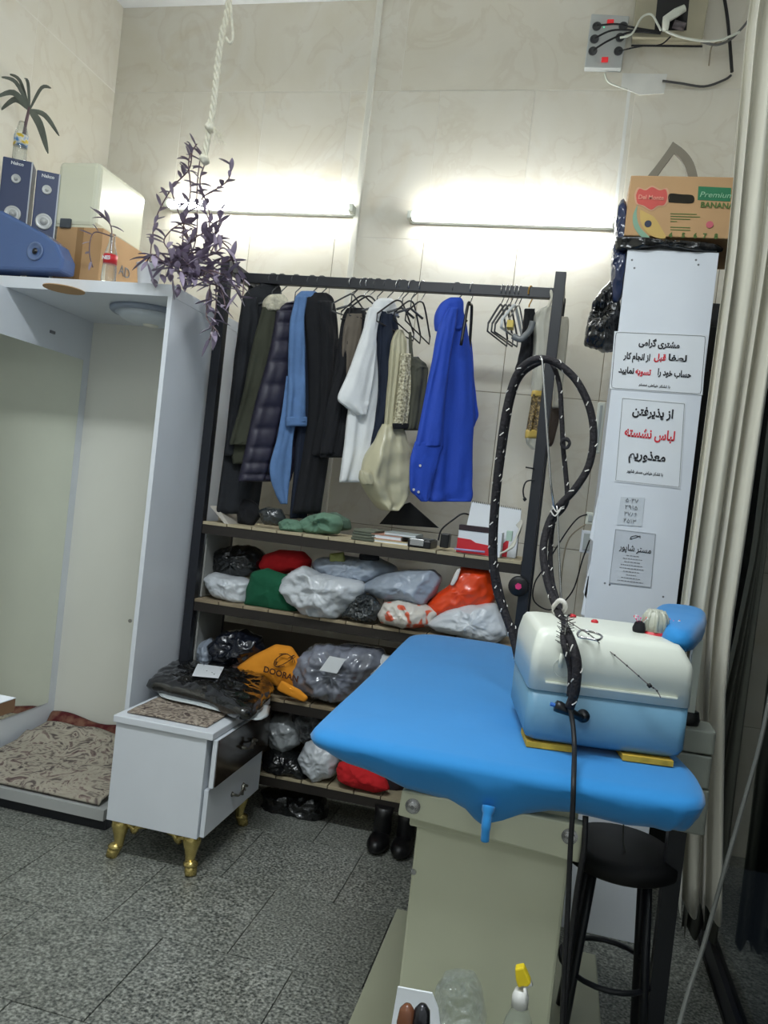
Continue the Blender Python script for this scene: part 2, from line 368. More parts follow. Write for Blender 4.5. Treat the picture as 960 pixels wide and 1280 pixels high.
# conduit on the back wall and the ceiling strip
pa = PY(470, 8, YB - .03); pb = PY(438, 335, YB - .03)
cond = struct('trim_1', MB().box((pb.x - .014, YB - .034, 1.2), (pb.x + .014, YB - .0125, ZC)), mat('white_conduit', (226, 224, 212), .4), bevel=.004)
fil = MB(); f0 = PY(786, 118, YB - .014)
fil.box((f0.x - .007, YB - .0135, 2.56), (f0.x + .007, YB - .0118, ZS))
fil.prism([PY(778, 92, YB - .0125), PY(834, 93, YB - .0125), PY(830, 117, YB - .0125), PY(800, 119, YB - .0125), PY(776, 110, YB - .0125)], (0, -.004, 0))
struct('trim_2', fil, mat('white_filler', (232, 232, 226), .85))

# ------------------------------------------------------------------ fluorescent lamps
def tube_lamp(u0, v0, u1, v1, label):
    a = PY(u0, v0, YB - .07); b = PY(u1, v1, YB - .07); z = (a.z + b.z) / 2
    t = thing('fluorescent_lamp', label, 'lamp', ((a.x + b.x) / 2, YB - .013, z - .02), 'fluorescent tubes on the back wall')
    obj('batten', MB().box((a.x, YB - .05, z - .02), (b.x, YB - .0135, z + .02)), mat('white_enamel', (235, 238, 236), .4), t, bevel=.003)
    for x in (a.x, b.x): obj('end_cap', MB().box((x - .012, YB - .085, z - .018), (x + .012, YB - .0137, z + .018)), genwhite, t, bevel=.003)
    e = bpy.data.materials.get('lit_tube')
    if not e: e = mat('lit_tube', (250, 252, 250), .5, var=0, emit=TUBE_E)
    obj('tube', MB().tube([(a.x + .012, YB - .07, z), (b.x - .012, YB - .07, z)], .019, 14), e, t, smooth=True)
tube_lamp(209, 253, 439, 262, 'left lit fluorescent tube on the marble wall behind the hanging vine')
tube_lamp(513, 270, 769, 276, 'right lit fluorescent tube on the marble wall beside the banana box')

# ------------------------------------------------------------------ changing booth
X0 = -1.49; XI = -2.2; BY0 = 2.65; BY1 = 3.25; ZT = 2.03
bo = thing('changing_booth', 'tall white laminate changing booth with open front, in the left corner', 'booth', ((X0 + XI) / 2, 2.95, 0))
obj('side_panel', MB().box((X0 - .018, BY0, .0), (X0, BY1, ZT - .045)), whitelam, bo, bevel=.001)
obj('side_panel', MB().box((XI - .018, BY0 - .35, .0), (XI, BY1, ZT - .045)), whitelam, bo, bevel=.001)
obj('back_panel', MB().box((XI, BY1 - .016, .0), (X0 - .018, BY1, ZT - .045)), creamlam, bo)
obj('top_board', MB().box((XL + .014, BY0 - .0, ZT - .045), (X0 + .001, BY1, ZT)), whitelam, bo, bevel=.0015)
pl_ = obj('platform', MB().box((XI - .0, 2.585, .045), (X0 - .02, BY1 - .016, .085)), mat('grey_platform', (176, 178, 176), .5), bo)
obj('plinth', MB().box((XI - .0, 2.61, .001), (X0 - .02, 3.2, .045)), blackmetal, bo)
ma = PX(10, 420, XI); mb_ = PX(103, 450, XI); 
obj('mirror', MB().box((XI, 2.5, .23 + .0), (XI + .005, mb_.y, mb_.z)), mirrorm, bo)
obj('hinge', MB().tube([PY(163, 776, BY0 - .001), PY(163, 776, BY0 - .001) + V((0, -.004, 0))], .007, 10), steel, bo)
for v_ in (482, 572): obj('screw', MB().lathe([(.003, 0), (.003, .001)], PX(118 - (v_ - 482) * .1, v_, XI + .0005), 8, (1, 0, 0)), ink, bo)
obj('wall_bracket', MB().box(PX(62, 416, XI), PX(62, 416, XI) + V((.006, .03, .012))), mat('grey_bracket', (120, 122, 128), .4), bo)
lc = PZ(172, 383, ZT - .05)
obj('patch', MB().lathe([(.075, 0), (.075, .003)], PZ(80, 362, ZT - .0485), 28), cardm, bo)
la = thing('round_lamp', 'round unlit dish lamp fixed under the booth top', 'lamp', (X0 - .24, 2.93, ZT - .046))
lcx, lcy = X0 - .24, 2.93
obj('rim', MB().lathe([(.155, -.02), (.165, -.012), (.165, 0)], (lcx, lcy, ZT - .0455), 40), mat('grey_rim', (140, 150, 166), .4), la, smooth=True)
obj('diffuser', MB().lathe([(.01, -.055), (.06, -.053), (.11, -.042), (.145, -.02)], (lcx, lcy, ZT - .0455), 40), mat('milky_glass', (205, 214, 222), .3, var=.01), la, smooth=True)
obj('finial', MB().lathe([(.012, -.062), (.03, -.058), (.034, -.05)], (lcx, lcy, ZT - .0455), 24), mat('cream_cap', (226, 224, 210), .4), la, smooth=True)
# rug heaped on the booth floor
def sheet(fn, nu, nv, th=.006):
    top = [fn(i / nu, j / nv) for i in range(nu + 1) for j in range(nv + 1)]; k = len(top)
    bot = [p - V((0, 0, th)) for p in top]; f = []
    for i in range(nu):
        for j in range(nv):
            a = i * (nv + 1) + j; q = (a, a + nv + 1, a + nv + 2, a + 1); f.append(q); f.append(tuple(x + k for x in q[::-1]))
    b = [i * (nv + 1) for i in range(nu + 1)] + [nu * (nv + 1) + j for j in range(1, nv + 1)] + [i * (nv + 1) + nv for i in range(nu - 1, -1, -1)] + [j for j in range(nv - 1, 0, -1)]
    for i in range(len(b)): a, c = b[i], b[(i + 1) % len(b)]; f.append((a, c, c + k, a + k))
    return MB().add(top + bot, f)
def rugf(s, t):
    x = XI + .03 + s * (X0 - .045 - XI - .035); y = 2.60 + t * .55
    h = .01 + .018 * (noise.noise(V((x * 7, y * 6, 1))) + .5) + .03 * max(0, noise.noise(V((x * 4, y * 16, 4)))) * (.3 + t) + .05 * t * t
    if t < .02: h = .006
    return V((x, y, .087 + h + .006))
ru = tag(obj('rug', sheet(rugf, 50, 44), rugm, smooth=True), 'faded floral rug rumpled over the booth floor', 'rug')
def rimf(s, t):
    x = XI + .005 + s * (X0 - .03 - XI - .01); y = BY1 - .03 - t * .07; return V((x, y, .095 + .07 * math.sin(t * PI * .5 + PI * .5) ** 2 + .012 * math.sin(x * 17) + .012))
tag(obj('carpet', sheet(rimf, 30, 6), rugred, smooth=True), 'dark red carpet strip turned up against the booth back', 'carpet')

# ------------------------------------------------------------------ nightstand
ns = thing('nightstand', 'white two-drawer nightstand on ornate gold legs, in front of the booth', 'nightstand', (-1.24, 2.68, 0))
a0, a1, b0, b1 = -1.405, -1.055, 2.425, 2.93
obj('body', MB().box((a0, b0, .135), (a1 - .012, b1, .475)), whitelam, ns, bevel=.0015)
obj('top_board', MB().box((a0 - .008, b0 - .01, .475), (a1 + .012, b1 + .006, .5)), whitelam, ns, bevel=.003)
d1 = obj('drawer', MB().box((a1 + .006, b0 + .01, .31), (a1 + .022, b1 - .01, .472)), whitelam, ns, bevel=.001)
obj('drawer_face', MB().box((a1 + .022, b0 + .018, .312), (a1 + .026, b1 - .012, .47)), mat('dark_brown_gloss', (52, 44, 38), .15), d1)
d2 = obj('drawer', MB().box((a1 - .008, b0 + .012, .14), (a1 + .008, b1 - .01, .300)), whitelam, ns, bevel=.001)
def handle(x, z, par):
    y = (b0 + b1) / 2 + .02; m = mat('antique_silver', (130, 128, 120), .3, metal=1); mbh = MB()
    mbh.tube(spline([(x, y - .05, z), (x + .018, y - .03, z - .008), (x + .022, y, z + .006), (x + .018, y + .03, z - .008), (x, y + .05, z)], 6), .004, 8)
    mbh.lathe([(.01, 0), (.006, .006), (.004, .02)], (x, y - .05, z), 10, (1, 0, 0)).lathe([(.01, 0), (.006, .006), (.004, .02)], (x, y + .05, z), 10, (1, 0, 0))
    mbh.tube([(x + .02, y, z - .015), (x + .02, y, z + .02)], .006, 8)
    obj('handle', mbh, m, par, smooth=True)
handle(a1 + .026, .39, d1); handle(a1 + .008, .215, d2)
def gold_leg(cx, cy, sx, sy):
    mb = MB()
    mb.tube([(cx, cy, .135), (cx, cy, .11), (cx, cy, .075), (cx, cy, .04), (cx + sx * .012, cy + sy * .012, .018), (cx + sx * .016, cy + sy * .016, .0)], [.03, .032, .022, .016, .022, .02], 10)
    for dx, dy in ((-sx, 0), (0, -sy)):
        mb.tube(spline([(cx + dx * .01, cy + dy * .01, .118), (cx + dx * .04, cy + dy * .04, .112), (cx + dx * .055, cy + dy * .055, .1), (cx + dx * .065, cy + dy * .065, .115), (cx + dx * .095, cy + dy * .095, .125)], 4), .010, 7)
        mb.lathe([(.002, -.008), (.014, 0), (.002, .008)], (cx + dx * .05, cy + dy * .05, .098), 8, (dy, dx, 0)); mb.lathe([(.002, -.006), (.011, 0), (.002, .006)], (cx + dx * .095, cy + dy * .095, .122), 8, (dy, dx, 0))
    mb.lathe([(.002, -.01), (.024, 0), (.026, .01), (.01, .02)], (cx + sx * .008, cy + sy * .008, .028), 9)
    obj('leg', mb, gold, ns, smooth=True)
for cx, sx in ((a0 + .035, -1), (a1 - .045, 1)):
    for cy, sy in ((b0 + .04, -1), (b1 - .05, 1)): gold_leg(cx, cy, sx, sy)
def runf(s, t):
    x = a0 + .02 + s * (a1 - a0 - .05); y = b0 + .03 + t * (b1 - b0 - .06); return V((x, y, .508 + .003 * noise.noise(V((x * 12, y * 12, 0)))))
tag(obj('table_runner', sheet(runf, 20, 20, .004), ramp_mat('brown_runner', [(.35, (70, 58, 54)), (.5, (140, 128, 116)), (.65, (172, 160, 146))], .9, scale=34, detail=4, distort=2), smooth=True), 'brown floral cloth runner on top of the nightstand', 'cloth')
zp = .535
par = pillow([PZ(u, v, zp) for u, v in [(186, 858), (200, 842), (216, 826), (232, 824), (262, 834), (300, 845), (333, 852), (340, 862), (334, 872), (316, 893), (300, 896), (260, 876), (225, 868)]], (0, 0, 1), .032, seed=3, wr=.016, ws=20, N=140, R=44, pw=.4, edge=.08, floor=.512)
tag(obj('plastic_parcel', par, mat('crinkled_black_film', (24, 24, 24), .14, var=.3, coat=1, bump=.5, bscale=45), smooth=True), 'garment wrapped in shiny black plastic lying on the nightstand', 'parcel')
und = pillow([PZ(u, v, .518) for u, v in [(197, 862), (215, 862), (262, 880), (320, 892), (338, 880), (336, 895), (322, 902), (300, 896), (240, 880), (200, 872)]], (0, 0, 1), .005, seed=6, wr=.001, ws=22, floor=.512)
tag(obj('plastic_bag', und, mat('white_film', (196, 204, 206), .3, coat=.3), smooth=True), 'white plastic bag edge sticking out under the black parcel', 'bag')
def slip(pts, z, label, m=paper, th=.001):
    q = [PZ(u, v, z) for u, v in pts]; return tag(obj('paper_slip', MB().prism(q, (0, 0, th)), m), label, 'paper')
slip([(247, 830), (280, 834), (273, 848), (240, 845)], .588, 'white paper slip lying on the black parcel on the nightstand')

# ------------------------------------------------------------------ clothes rack with slatted shelves
RX0, RX1, RY0, RY1 = -1.455, -.115, 3.0, 3.29
rk = thing('clothes_rack', 'black steel clothes rack with a hanging rail over four slatted shelves', 'rack', ((RX0 + RX1) / 2, 3.15, 0))
for x in (RX0, RX1):
    for y, zt in ((RY0, 2.24), (RY1, 2.22)):
        obj('post', MB().box((x - .02, y - .02, 0), (x + .02, y + .02, zt)), blackmetal, rk, bevel=.002)
    obj('side_bar', MB().box((x - .016, RY0 + .02, 2.19), (x + .016, RY1 - .02, 2.235)), blackmetal, rk, bevel=.002)
obj('rail', MB().box((RX0 + .016, 3.075, 2.165), (RX1 - .016, 3.105, 2.205)), blackmetal, rk, bevel=.002)
RAILZ = 2.205; RAILY = 3.09
SH = [1.158, .838, .488, .183]
for i, z in enumerate(SH):
    obj('shelf_rail', MB().box((RX0 + .02, RY0 - .015, z - .05), (RX1 - .02, RY0 + .012, z - .012)), darkwood, rk, bevel=.001)
    obj('shelf_rail', MB().box((RX0 + .02, RY1 - .015, z - .05), (RX1 - .02, RY1 + .012, z - .012)), darkwood, rk)
    n = 12; w = (RX1 - RX0 - .04) / n; sl = None
    for k in range(n):
        x = RX0 + .02 + k * w
        if sl is None: sl = obj('slat', MB().box((x + .002, RY0 - .018, z - .012), (x + w - .002, RY1 + .01, z)), slatend if i in (0, 3) else slatwood, rk, bevel=.001)
        else: copy_part(sl, (k * w, 0, random.uniform(-.001, .001)))
obj('back_board', MB().box((RX0 + .02, RY1 + .013, .15), (RX1 - .02, RY1 + .02, .70)), mat('brown_board', (96, 88, 76), .7), rk)
for z0, z1 in ((.84, 1.11), (.49, .79)): obj('end_board', MB().box((RX0 + .021, RY0 + .03, z0 + .002), (RX0 + .028, RY1 - .022, z1)), mat('grey_end_board', (150, 150, 146), .6), rk)

# ------------------------------------------------------------------ hangers
wireg = mat('grey_hanger', (72, 74, 76), .4)
def hang_path(u, gd, w, drop, tilt=0, hook=.045, neck=.055):
    r = ray(u, 360); x = r.x * (RAILY / r.y); c = V((x, RAILY, RAILZ - .0)); gd = V(gd).normalized()
    zt = RAILZ - neck - .02
    hk = [c + gd * .024 * -math.cos(a) + V((0, 0, .0 + .024 * math.sin(a) - .018)) for a in [PI * k / 6 for k in range(-1, 7)]]
    hk = hk[::-1] if False else hk
    top = V((x, RAILY, zt))
    hk = [p for p in hk] + [c + gd * .022 + V((0, 0, -.04)), top + V((0, 0, .008)), top]
    return c, top, gd, hk
def hanger(u, label, m, w=.38, drop=.11, gd=None, tilt=0, r=.0035, bar=True, group=None, neck=.055):
    gd = V(gd or (.77, .64, 0)).normalized(); c, top, gd, hk = hang_path(u, gd, w, drop, neck=neck)
    t = thing('clothes_hanger', label, 'hanger', (c.x, RAILY, RAILZ), group)
    obj('hook', MB().tube(hk, .0022, 7), steel, t, smooth=True)
    L = top - gd * w / 2 + V((0, 0, -drop * (1 + tilt))); R = top + gd * w / 2 + V((0, 0, -drop * (1 - tilt)))
    mb = MB().tube(spline([L, top - gd * .03 + V((0, 0, -.012)), top + V((0, 0, .003)), top + gd * .03 + V((0, 0, -.012)), R], 5), r, 8)
    if bar: mb.tube([L, L + V((0, 0, -.03)), R + V((0, 0, -.03)), R], r * .8, 8)
    obj('frame', mb, m, t, smooth=True); return t
def garment_hook(u, par, gd=None):
    gd = V(gd or (.77, .64, 0)).normalized(); c, top, gd, hk = hang_path(u, gd, .4, .1)
    return hk

# ------------------------------------------------------------------ garments
def cloth(name, col, rough=.9, **k): return mat(name, col, rough, bump=.15, bscale=60, **k)
def orig(u): r = ray(u, 360); return V((r.x * (RAILY / r.y), RAILY, 1.8))
def garment(kind, label, cat, u, parts, hook=None, group='clothes hanging on the rail'):
    o = orig(u); t = thing(kind, label, cat, (o.x, o.y, RAILZ), group)
    hg = hang_path(hook or u, GD, .4, .1)
    hkp = obj('hanger', MB().tube(hg[3] + [hg[1] + V((0, 0, -.03))], .0024, 7).tube([hg[1] - GD * .06 + V((0, 0, -.06)), hg[1] + V((0, 0, -.03)), hg[1] + GD * .06 + V((0, 0, -.06))], .005, 8), wireg, t, smooth=True)
    for p in parts:
        nm, rows, m = p[0], p[1], p[2]; k = dict(p[3]) if len(p) > 3 else {}; off = k.pop('off', 0)
        obj(nm, loft(rows, o + GN * off, **k), m, t, smooth=True)
    return t
charc = cloth('charcoal_wool', (36, 38, 42)); olive = cloth('olive_cotton', (62, 64, 52)); navy = mat('navy_nylon', (46, 44, 60), .5, var=.1)
fur = mat('cream_fur', (206, 200, 178), 1, var=.25, scale=50, bump=1, bscale=90)
denim = cloth('denim', (92, 124, 170), var=.12, scale=20); dnavy = cloth('dark_navy_cloth', (30, 38, 54)); blk = cloth('black_cloth', (24, 25, 29)); brown = cloth('brown_grey_cloth', (104, 96, 86))
garment('jacket', 'dark charcoal long jacket, leftmost on the rail', 'jacket', 326, [
    ('body', [(357, 322, 345), (368, 306, 352), (395, 300, 352), (480, 290, 345), (570, 280, 332), (642, 270, 322)], charc, dict(t=.03, seed=1)),
    ('collar', [(354, 326, 346), (360, 322, 350), (370, 316, 352), (378, 314, 352)], charc, dict(t=.024, K=12, fa=.002, off=.004)),
    ('sleeve', [(372, 304, 322), (420, 297, 322), (500, 288, 312), (570, 280, 303)], charc, dict(t=.028, seed=4, off=.03))], hook=341)
garment('coat', 'olive coat with a cream fur collar, second on the rail', 'coat', 350, [
    ('body', [(378, 338, 356), (392, 326, 364), (440, 315, 368), (500, 303, 362), (552, 290, 352), (580, 292, 345)], olive, dict(t=.025, seed=2)),
    ('fur_collar', [(369, 336, 352), (374, 331, 357), (382, 329, 359), (390, 331, 356)], fur, dict(t=.045, K=14, fa=.003, off=.01, ttop=.9)),
    ('sleeve', [(384, 328, 347), (440, 314, 344), (500, 302, 332), (545, 289, 318), (556, 287, 315)], olive, dict(t=.024, seed=7, off=.025))], hook=352)
garment('puffer_jacket', 'navy quilted puffer jacket between the olive coat and the denim shirt', 'jacket', 371, [
    ('body', [(378, 358, 378), (392, 346, 390), (450, 336, 388), (520, 320, 380), (575, 308, 370), (602, 302, 362)], navy, dict(t=.022, seed=3, rib=.012, ribn=11, K=88, fa=.0015)),
    ('sleeve', [(388, 346, 366), (440, 337, 364), (510, 318, 352), (570, 305, 338), (602, 298, 330)], navy, dict(t=.022, seed=5, rib=.012, ribn=10, K=80, off=.02, fa=.0015))], hook=370)
garment('suit_jacket', 'black suit jacket behind the denim shirt', 'jacket', 404, [
    ('body', [(366, 390, 408), (380, 380, 418), (430, 384, 422), (500, 386, 420), (560, 380, 412), (642, 366, 400)], blk, dict(t=.026, seed=9)),
    ('sleeve', [(376, 396, 414), (430, 400, 420), (500, 398, 418), (570, 388, 408)], blk, dict(t=.024, seed=2, off=.02))], hook=402)
garment('denim_shirt', 'mid blue denim shirt with one long tail hanging down', 'shirt', 390, [
    ('collar', [(364, 376, 392), (369, 371, 398), (376, 369, 399), (384, 372, 396)], denim, dict(t=.03, K=14, fa=.003, off=.012)),
    ('body', [(370, 372, 396), (400, 372, 402), (450, 376, 404), (520, 372, 400), (600, 366, 388), (648, 362, 382)], dnavy, dict(t=.02, seed=4)),
    ('tail', [(470, 358, 374), (510, 353, 372), (550, 346, 366), (580, 338, 364), (600, 339, 362), (618, 345, 360), (630, 351, 359)], denim, dict(t=.010, seed=3, off=.018, fa=.003)),
    ('sleeve', [(370, 370, 384), (400, 363, 380), (430, 361, 381), (480, 360, 382), (515, 358, 382), (528, 357, 383)], denim, dict(t=.018, seed=6, off=.042, fa=.004)),
    ('cuff', [(521, 357, 383), (526, 357, 383.5), (533, 358, 383)], denim, dict(t=.021, K=8, fa=.001, off=.042, ttop=1))], hook=390)
garment('coat', 'black coat with brown-grey lapel left of the white shirt', 'coat', 447, [
    ('body', [(385, 434, 455), (400, 428, 456), (450, 420, 450), (510, 412, 442), (552, 404, 436), (572, 400, 432)], blk, dict(t=.03, seed=6)),
    ('lapel', [(392, 434, 452), (410, 430, 452), (440, 427, 446), (462, 429, 440), (476, 432, 436)], brown, dict(t=.012, seed=1, off=.03, fa=.004)),
    ('sleeve', [(420, 426, 440), (470, 418, 436), (520, 408, 428), (568, 402, 420)], blk, dict(t=.02, seed=2, off=.02))], hook=441)
whitec = cloth('white_cotton', (230, 232, 232))
garment('white_shirt', 'white short-sleeved shirt hanging in the middle of the rail', 'shirt', 480, [
    ('collar', [(373, 474, 488), (378, 468, 492), (386, 465, 495), (396, 468, 498)], whitec, dict(t=.028, K=12, fa=.002, off=.008)),
    ('body', [(384, 462, 482), (400, 456, 478), (440, 450, 474), (480, 442, 473), (520, 434, 470), (560, 430, 463), (603, 424, 451)], whitec, dict(t=.018, seed=5, fa=.005)),
    ('sleeve', [(384, 462, 478), (410, 455, 471), (440, 445, 469), (470, 434, 466), (497, 423, 462), (508, 432, 460), (519, 448, 457)], whitec, dict(t=.02, seed=2, off=.03, fa=.003))], hook=473)
garment('trousers', 'dark navy trousers folded between white shirt and cream dress', 'trousers', 492, [
    ('leg', [(388, 474, 488), (400, 470, 496), (440, 472, 497), (500, 472, 494), (565, 462, 482)], dnavy, dict(t=.014, seed=4)),
    ('leg', [(392, 476, 490), (440, 474, 493), (500, 473, 490), (558, 464, 480)], dnavy, dict(t=.012, seed=8, off=.02))], hook=486)
satin = mat('cream_satin', (190, 184, 154), .35, var=.06, coat=.1); sequin = ramp_mat('sequin_cloth', [(.3, (96, 90, 70)), (.5, (176, 168, 138)), (.7, (224, 218, 190))], .4, scale=120, detail=2)
garment('satin_dress', 'cream satin dress with draped skirt and beaded trim', 'dress', 512, [
    ('bodice', [(412, 496, 503), (425, 490, 507), (450, 487, 507), (490, 484, 500), (530, 480, 500), (545, 478, 506)], satin, dict(t=.016, seed=3, fa=.005, folds=3)),
    ('skirt', [(530, 478, 502), (548, 470, 508), (570, 459, 514), (595, 453, 516), (612, 459, 514), (627, 469, 506), (638, 479, 494)], satin, dict(t=.04, seed=5, fa=.012, folds=2)),
    ('beaded_panel', [(442, 500, 513), (470, 499, 513), (500, 496, 512), (532, 492, 509)], sequin, dict(t=.012, seed=2, off=.045, fa=.003)),
    ('black_trim', [(529, 491, 510), (532, 491, 510), (536, 492, 509)], blk, dict(t=.014, K=8, off=.045, fa=.001, ttop=1)),
    ('hem_roll', [(588, 450, 462), (598, 449, 466), (606, 453, 466)], satin, dict(t=.02, K=12, off=.03, fa=.003))], hook=505)
garment('velvet_top', 'dark olive sleeveless top beside the cream dress', 'top', 526, [
    ('body', [(446, 511, 522), (456, 511, 531), (466, 512, 534), (500, 510, 530), (538, 506, 522)], cloth('olive_velvet', (82, 82, 70)), dict(t=.02, seed=3)),
    ('strap', [(415, 511, 514), (430, 511, 515), (450, 512, 517)], cloth('olive_velvet', (82, 82, 70)), dict(t=.004, K=12, fa=.001, ttop=1))], hook=516)
royal = cloth('royal_blue_cotton', (40, 76, 184), .75)
bs = garment('blue_shirt', 'royal blue long-sleeved shirt, hanging alone near the right', 'shirt', 574, [
    ('collar', [(372, 562, 574), (378, 553, 577), (390, 546, 578), (402, 544, 580), (414, 545, 574)], royal, dict(t=.03, K=20, fa=.003, off=-.002)),
    ('body', [(388, 556, 578), (410, 552, 583), (450, 546, 588), (500, 542, 590), (550, 538, 589), (600, 533, 588), (618, 532, 588), (627, 536, 587)], royal, dict(t=.026, seed=5, fa=.007)),
    ('far_sleeve', [(420, 576, 588), (460, 580, 591), (500, 582, 594), (522, 584, 596), (532, 583, 592), (545, 582, 587)], royal, dict(t=.016, seed=2, off=-.016)),
    ('sleeve', [(384, 560, 572), (410, 549, 568), (450, 541, 562), (500, 531, 556), (552, 520, 553), (556, 519, 553)], royal, dict(t=.022, seed=7, off=.034, fa=.004)),
    ('cuff', [(552, 519, 553), (570, 514, 549), (590, 512, 544), (612, 513, 539), (620, 520, 537), (627, 527, 534)], royal, dict(t=.012, seed=1, off=.04, fa=.002, ttop=1))], hook=572)
for u, v in ((525, 582), (517, 612), (523, 615)):
    p = PP(u, v, orig(574) + GN * .055, GN); obj('button', MB().lathe([(.005, 0), (.005, .002)], p, 12, GN), whitethread, bs)
# empty hangers
hanger(500, 'dark wooden hanger tipped down, left of the pair of empty hangers', mat('dark_hanger', (50, 46, 44), .5), w=.20, drop=.09, tilt=-.2, gd=(.6, .8, 0), neck=.06)
hanger(515, 'black plastic hanger, left of the two hanging empty above the dress', black, w=.18, drop=.09, tilt=-.3, gd=(.45, .9, 0), neck=.06)
hanger(528, 'black plastic hanger, right of the two hanging empty above the dress', black, w=.18, drop=.09, tilt=-.3, gd=(.4, .9, 0), neck=.06)
hanger(441, 'grey metal hanger poking out above the black coat', wireg, w=.20, drop=.06, gd=(.5, .86, 0), neck=.045)
hanger(456, 'black hanger crossing above the black coat', black, w=.18, drop=.06, tilt=.3, neck=.05)
hanger(463, 'thin dark hanger squeezed against the white shirt', black, w=.16, drop=.06, neck=.05)
hanger(590, 'black velvet hanger directly right of the blue shirt', black, w=.12, drop=.17, gd=(.15, .98, 0), bar=False, r=.006, neck=.06)
EG = (.30, .95, 0)
for k, (u, lb) in enumerate(((629, 'leftmost'), (635, 'middle'), (640, 'rightmost'))):
    hanger(u, lb + ' of three dark grey hangers bunched at the right end', wireg, w=.26, drop=.10, gd=(.2 + .03 * k, .95, 0), r=.004, group='grey hangers bunched at the right end')
hanger(646, 'white plastic hanger among the bunched grey hangers', mat('white_plastic', (216, 220, 220), .4), w=.24, drop=.08, gd=(.25, .95, 0), r=.006)
h5 = hanger(651, 'thin chrome hanger with a yellow size tag', steel, w=.22, drop=.09, gd=(.25, .95, 0), r=.003)
p = PY(638, 406, 3.0); obj('size_tag', MB().box((p.x - .012, p.y - .02, p.z - .014), (p.x + .012, p.y + .03, p.z + .014)), mat('yellow_plastic', (214, 188, 90), .5), h5, bevel=.002)
# curved padded hanger end and black trousers and plastic sleeve
th = thing('trouser_hanger', 'curved grey padded hanger holding dark trousers at the rail end', 'hanger', (orig(664).x, RAILY, RAILZ))
obj('hook', MB().tube(hang_path(664, EG, .3, .1)[3], .003, 8), mat('brass', (190, 150, 80), .3, metal=.8), th)
g = [PY(u, v, 3.0) for u, v in [(641, 420), (650, 424), (657, 419), (663, 412), (666, 402)]]
obj('arm', MB().tube(spline(g, 5), [.012] * 21, 12), mat('grey_satin_plastic', (110, 114, 116), .25), th, smooth=True)
tag(obj('black_trousers', loft([(386, 656, 668), (400, 655, 669), (430, 653, 670), (450, 648, 668), (462, 645, 658)], (orig(664).x, 3.06, 1.8), t=.016, gd=V((.9, .43, 0)).normalized(), seed=3), blk, smooth=True), 'black trousers folded over a hanger near the right post', 'trousers', 'clothes hanging on the rail')
gb = thing('garment_bag', 'clear plastic garment sleeve with gold brocade cloth, by the right post', 'garment bag', (orig(680).x, RAILY, 1.8))
g1 = V((.85, .52, 0)).normalized(); oo = (orig(680).x, 3.05, 1.8)
filmm = mat('frosted_film', (214, 214, 202), .3, trans=.35, alpha=.6, var=.05)
obj('plastic_sleeve', loft([(382, 684, 690), (392, 670, 692), (420, 669, 690), (460, 668, 690), (489, 667, 686)], oo, t=.022, gd=g1, seed=2, fa=.006), filmm, gb, smooth=True)
obj('hanger', MB().tube([(orig(688).x, RAILY, 2.21), PY(690, 372, 3.06), PY(684, 388, 3.05), PY(672, 394, 3.04)], .006, 8), mat('ivory_plastic', (212, 208, 192), .4), gb, smooth=True)
brocade = ramp_mat('gold_brocade', [(.35, (44, 36, 24)), (.52, (112, 92, 56)), (.68, (176, 152, 100))], .4, scale=60, detail=3, distort=2)
obj('brocade_cloth', loft([(492, 665, 681), (510, 663, 680), (540, 658, 677)], oo, t=.014, gd=g1, K=16, ttop=1), brocade, gb, smooth=True)
obj('gold_band', loft([(488, 666, 682), (492, 665, 681.5), (496, 664.5, 681)], oo, t=.016, gd=g1, K=6, ttop=1, fa=.001), mat('gold_ribbon', (204, 174, 92), .4), gb, smooth=True)
obj('sleeve_end', loft([(547, 657, 676), (555, 659, 676), (562, 666, 672)], oo, t=.014, gd=g1, K=10), filmm, gb, smooth=True)
obj('gold_band', loft([(537, 658, 678), (542, 657, 677), (548, 657, 676)], oo, t=.016, gd=g1, K=6, ttop=1, fa=.001), MT['gold_ribbon'], gb, smooth=True)
tag(obj('rolled_paper', loft([(396, 698, 710), (410, 696, 711), (460, 693, 706), (510, 690, 700)], (orig(704).x, 3.2, 1.8), t=.02, gd=V((1, .1, 0)).normalized(), fa=.002), mat('ivory_film', (204, 200, 184), .4), smooth=True), 'ivory plastic-wrapped roll hanging behind the right rack post', 'roll')
tag(obj('hanging_purse', px_pillow([(687, 500), (702, 503), (698, 530), (690, 560), (680, 556), (682, 520)], 3.24, .012), mat('dark_brown_cloth', (82, 70, 62), .7), smooth=True), 'dark brown cloth hanging behind the right rack post', 'cloth')

# ------------------------------------------------------------------ things on the shelves
def bag(name, label, cat, outline, y, t, m, seed, wr=.010, ws=16, z=None, grp=None, **k):
    k.setdefault('edge', .2 if 'film' in m.name or 'bag' in m.name else .1)
    mb = px_pillow(outline, y, t, seed=seed, wr=wr * 1.7, ws=ws, N=120, R=34, floor=z, **k)
    return tag(obj(name, mb, m, smooth=True), label, cat, grp)
whiteb = mat('white_plastic_film', (200, 205, 210), .3, var=.08, scale=8, coat=.3, bump=.6, bscale=16); greyb = mat('grey_blue_film', (150, 160, 174), .28, var=.22, scale=8, coat=.3, bump=.6, bscale=18)
greenc = cloth('bottle_green_cloth', (14, 84, 58)); redc = cloth('red_cloth', (196, 32, 38)); sage = cloth('sage_green_cloth', (96, 128, 108))
orangeb = mat('orange_film', (230, 70, 24), .35, var=.1, coat=.3); darkb = mat('dark_grey_film', (58, 62, 64), .22, var=.4, scale=14, coat=.5)
G2 = 'bags on the second shelf'; G3 = 'bags on the third shelf'; G4 = 'bags on the bottom shelf'
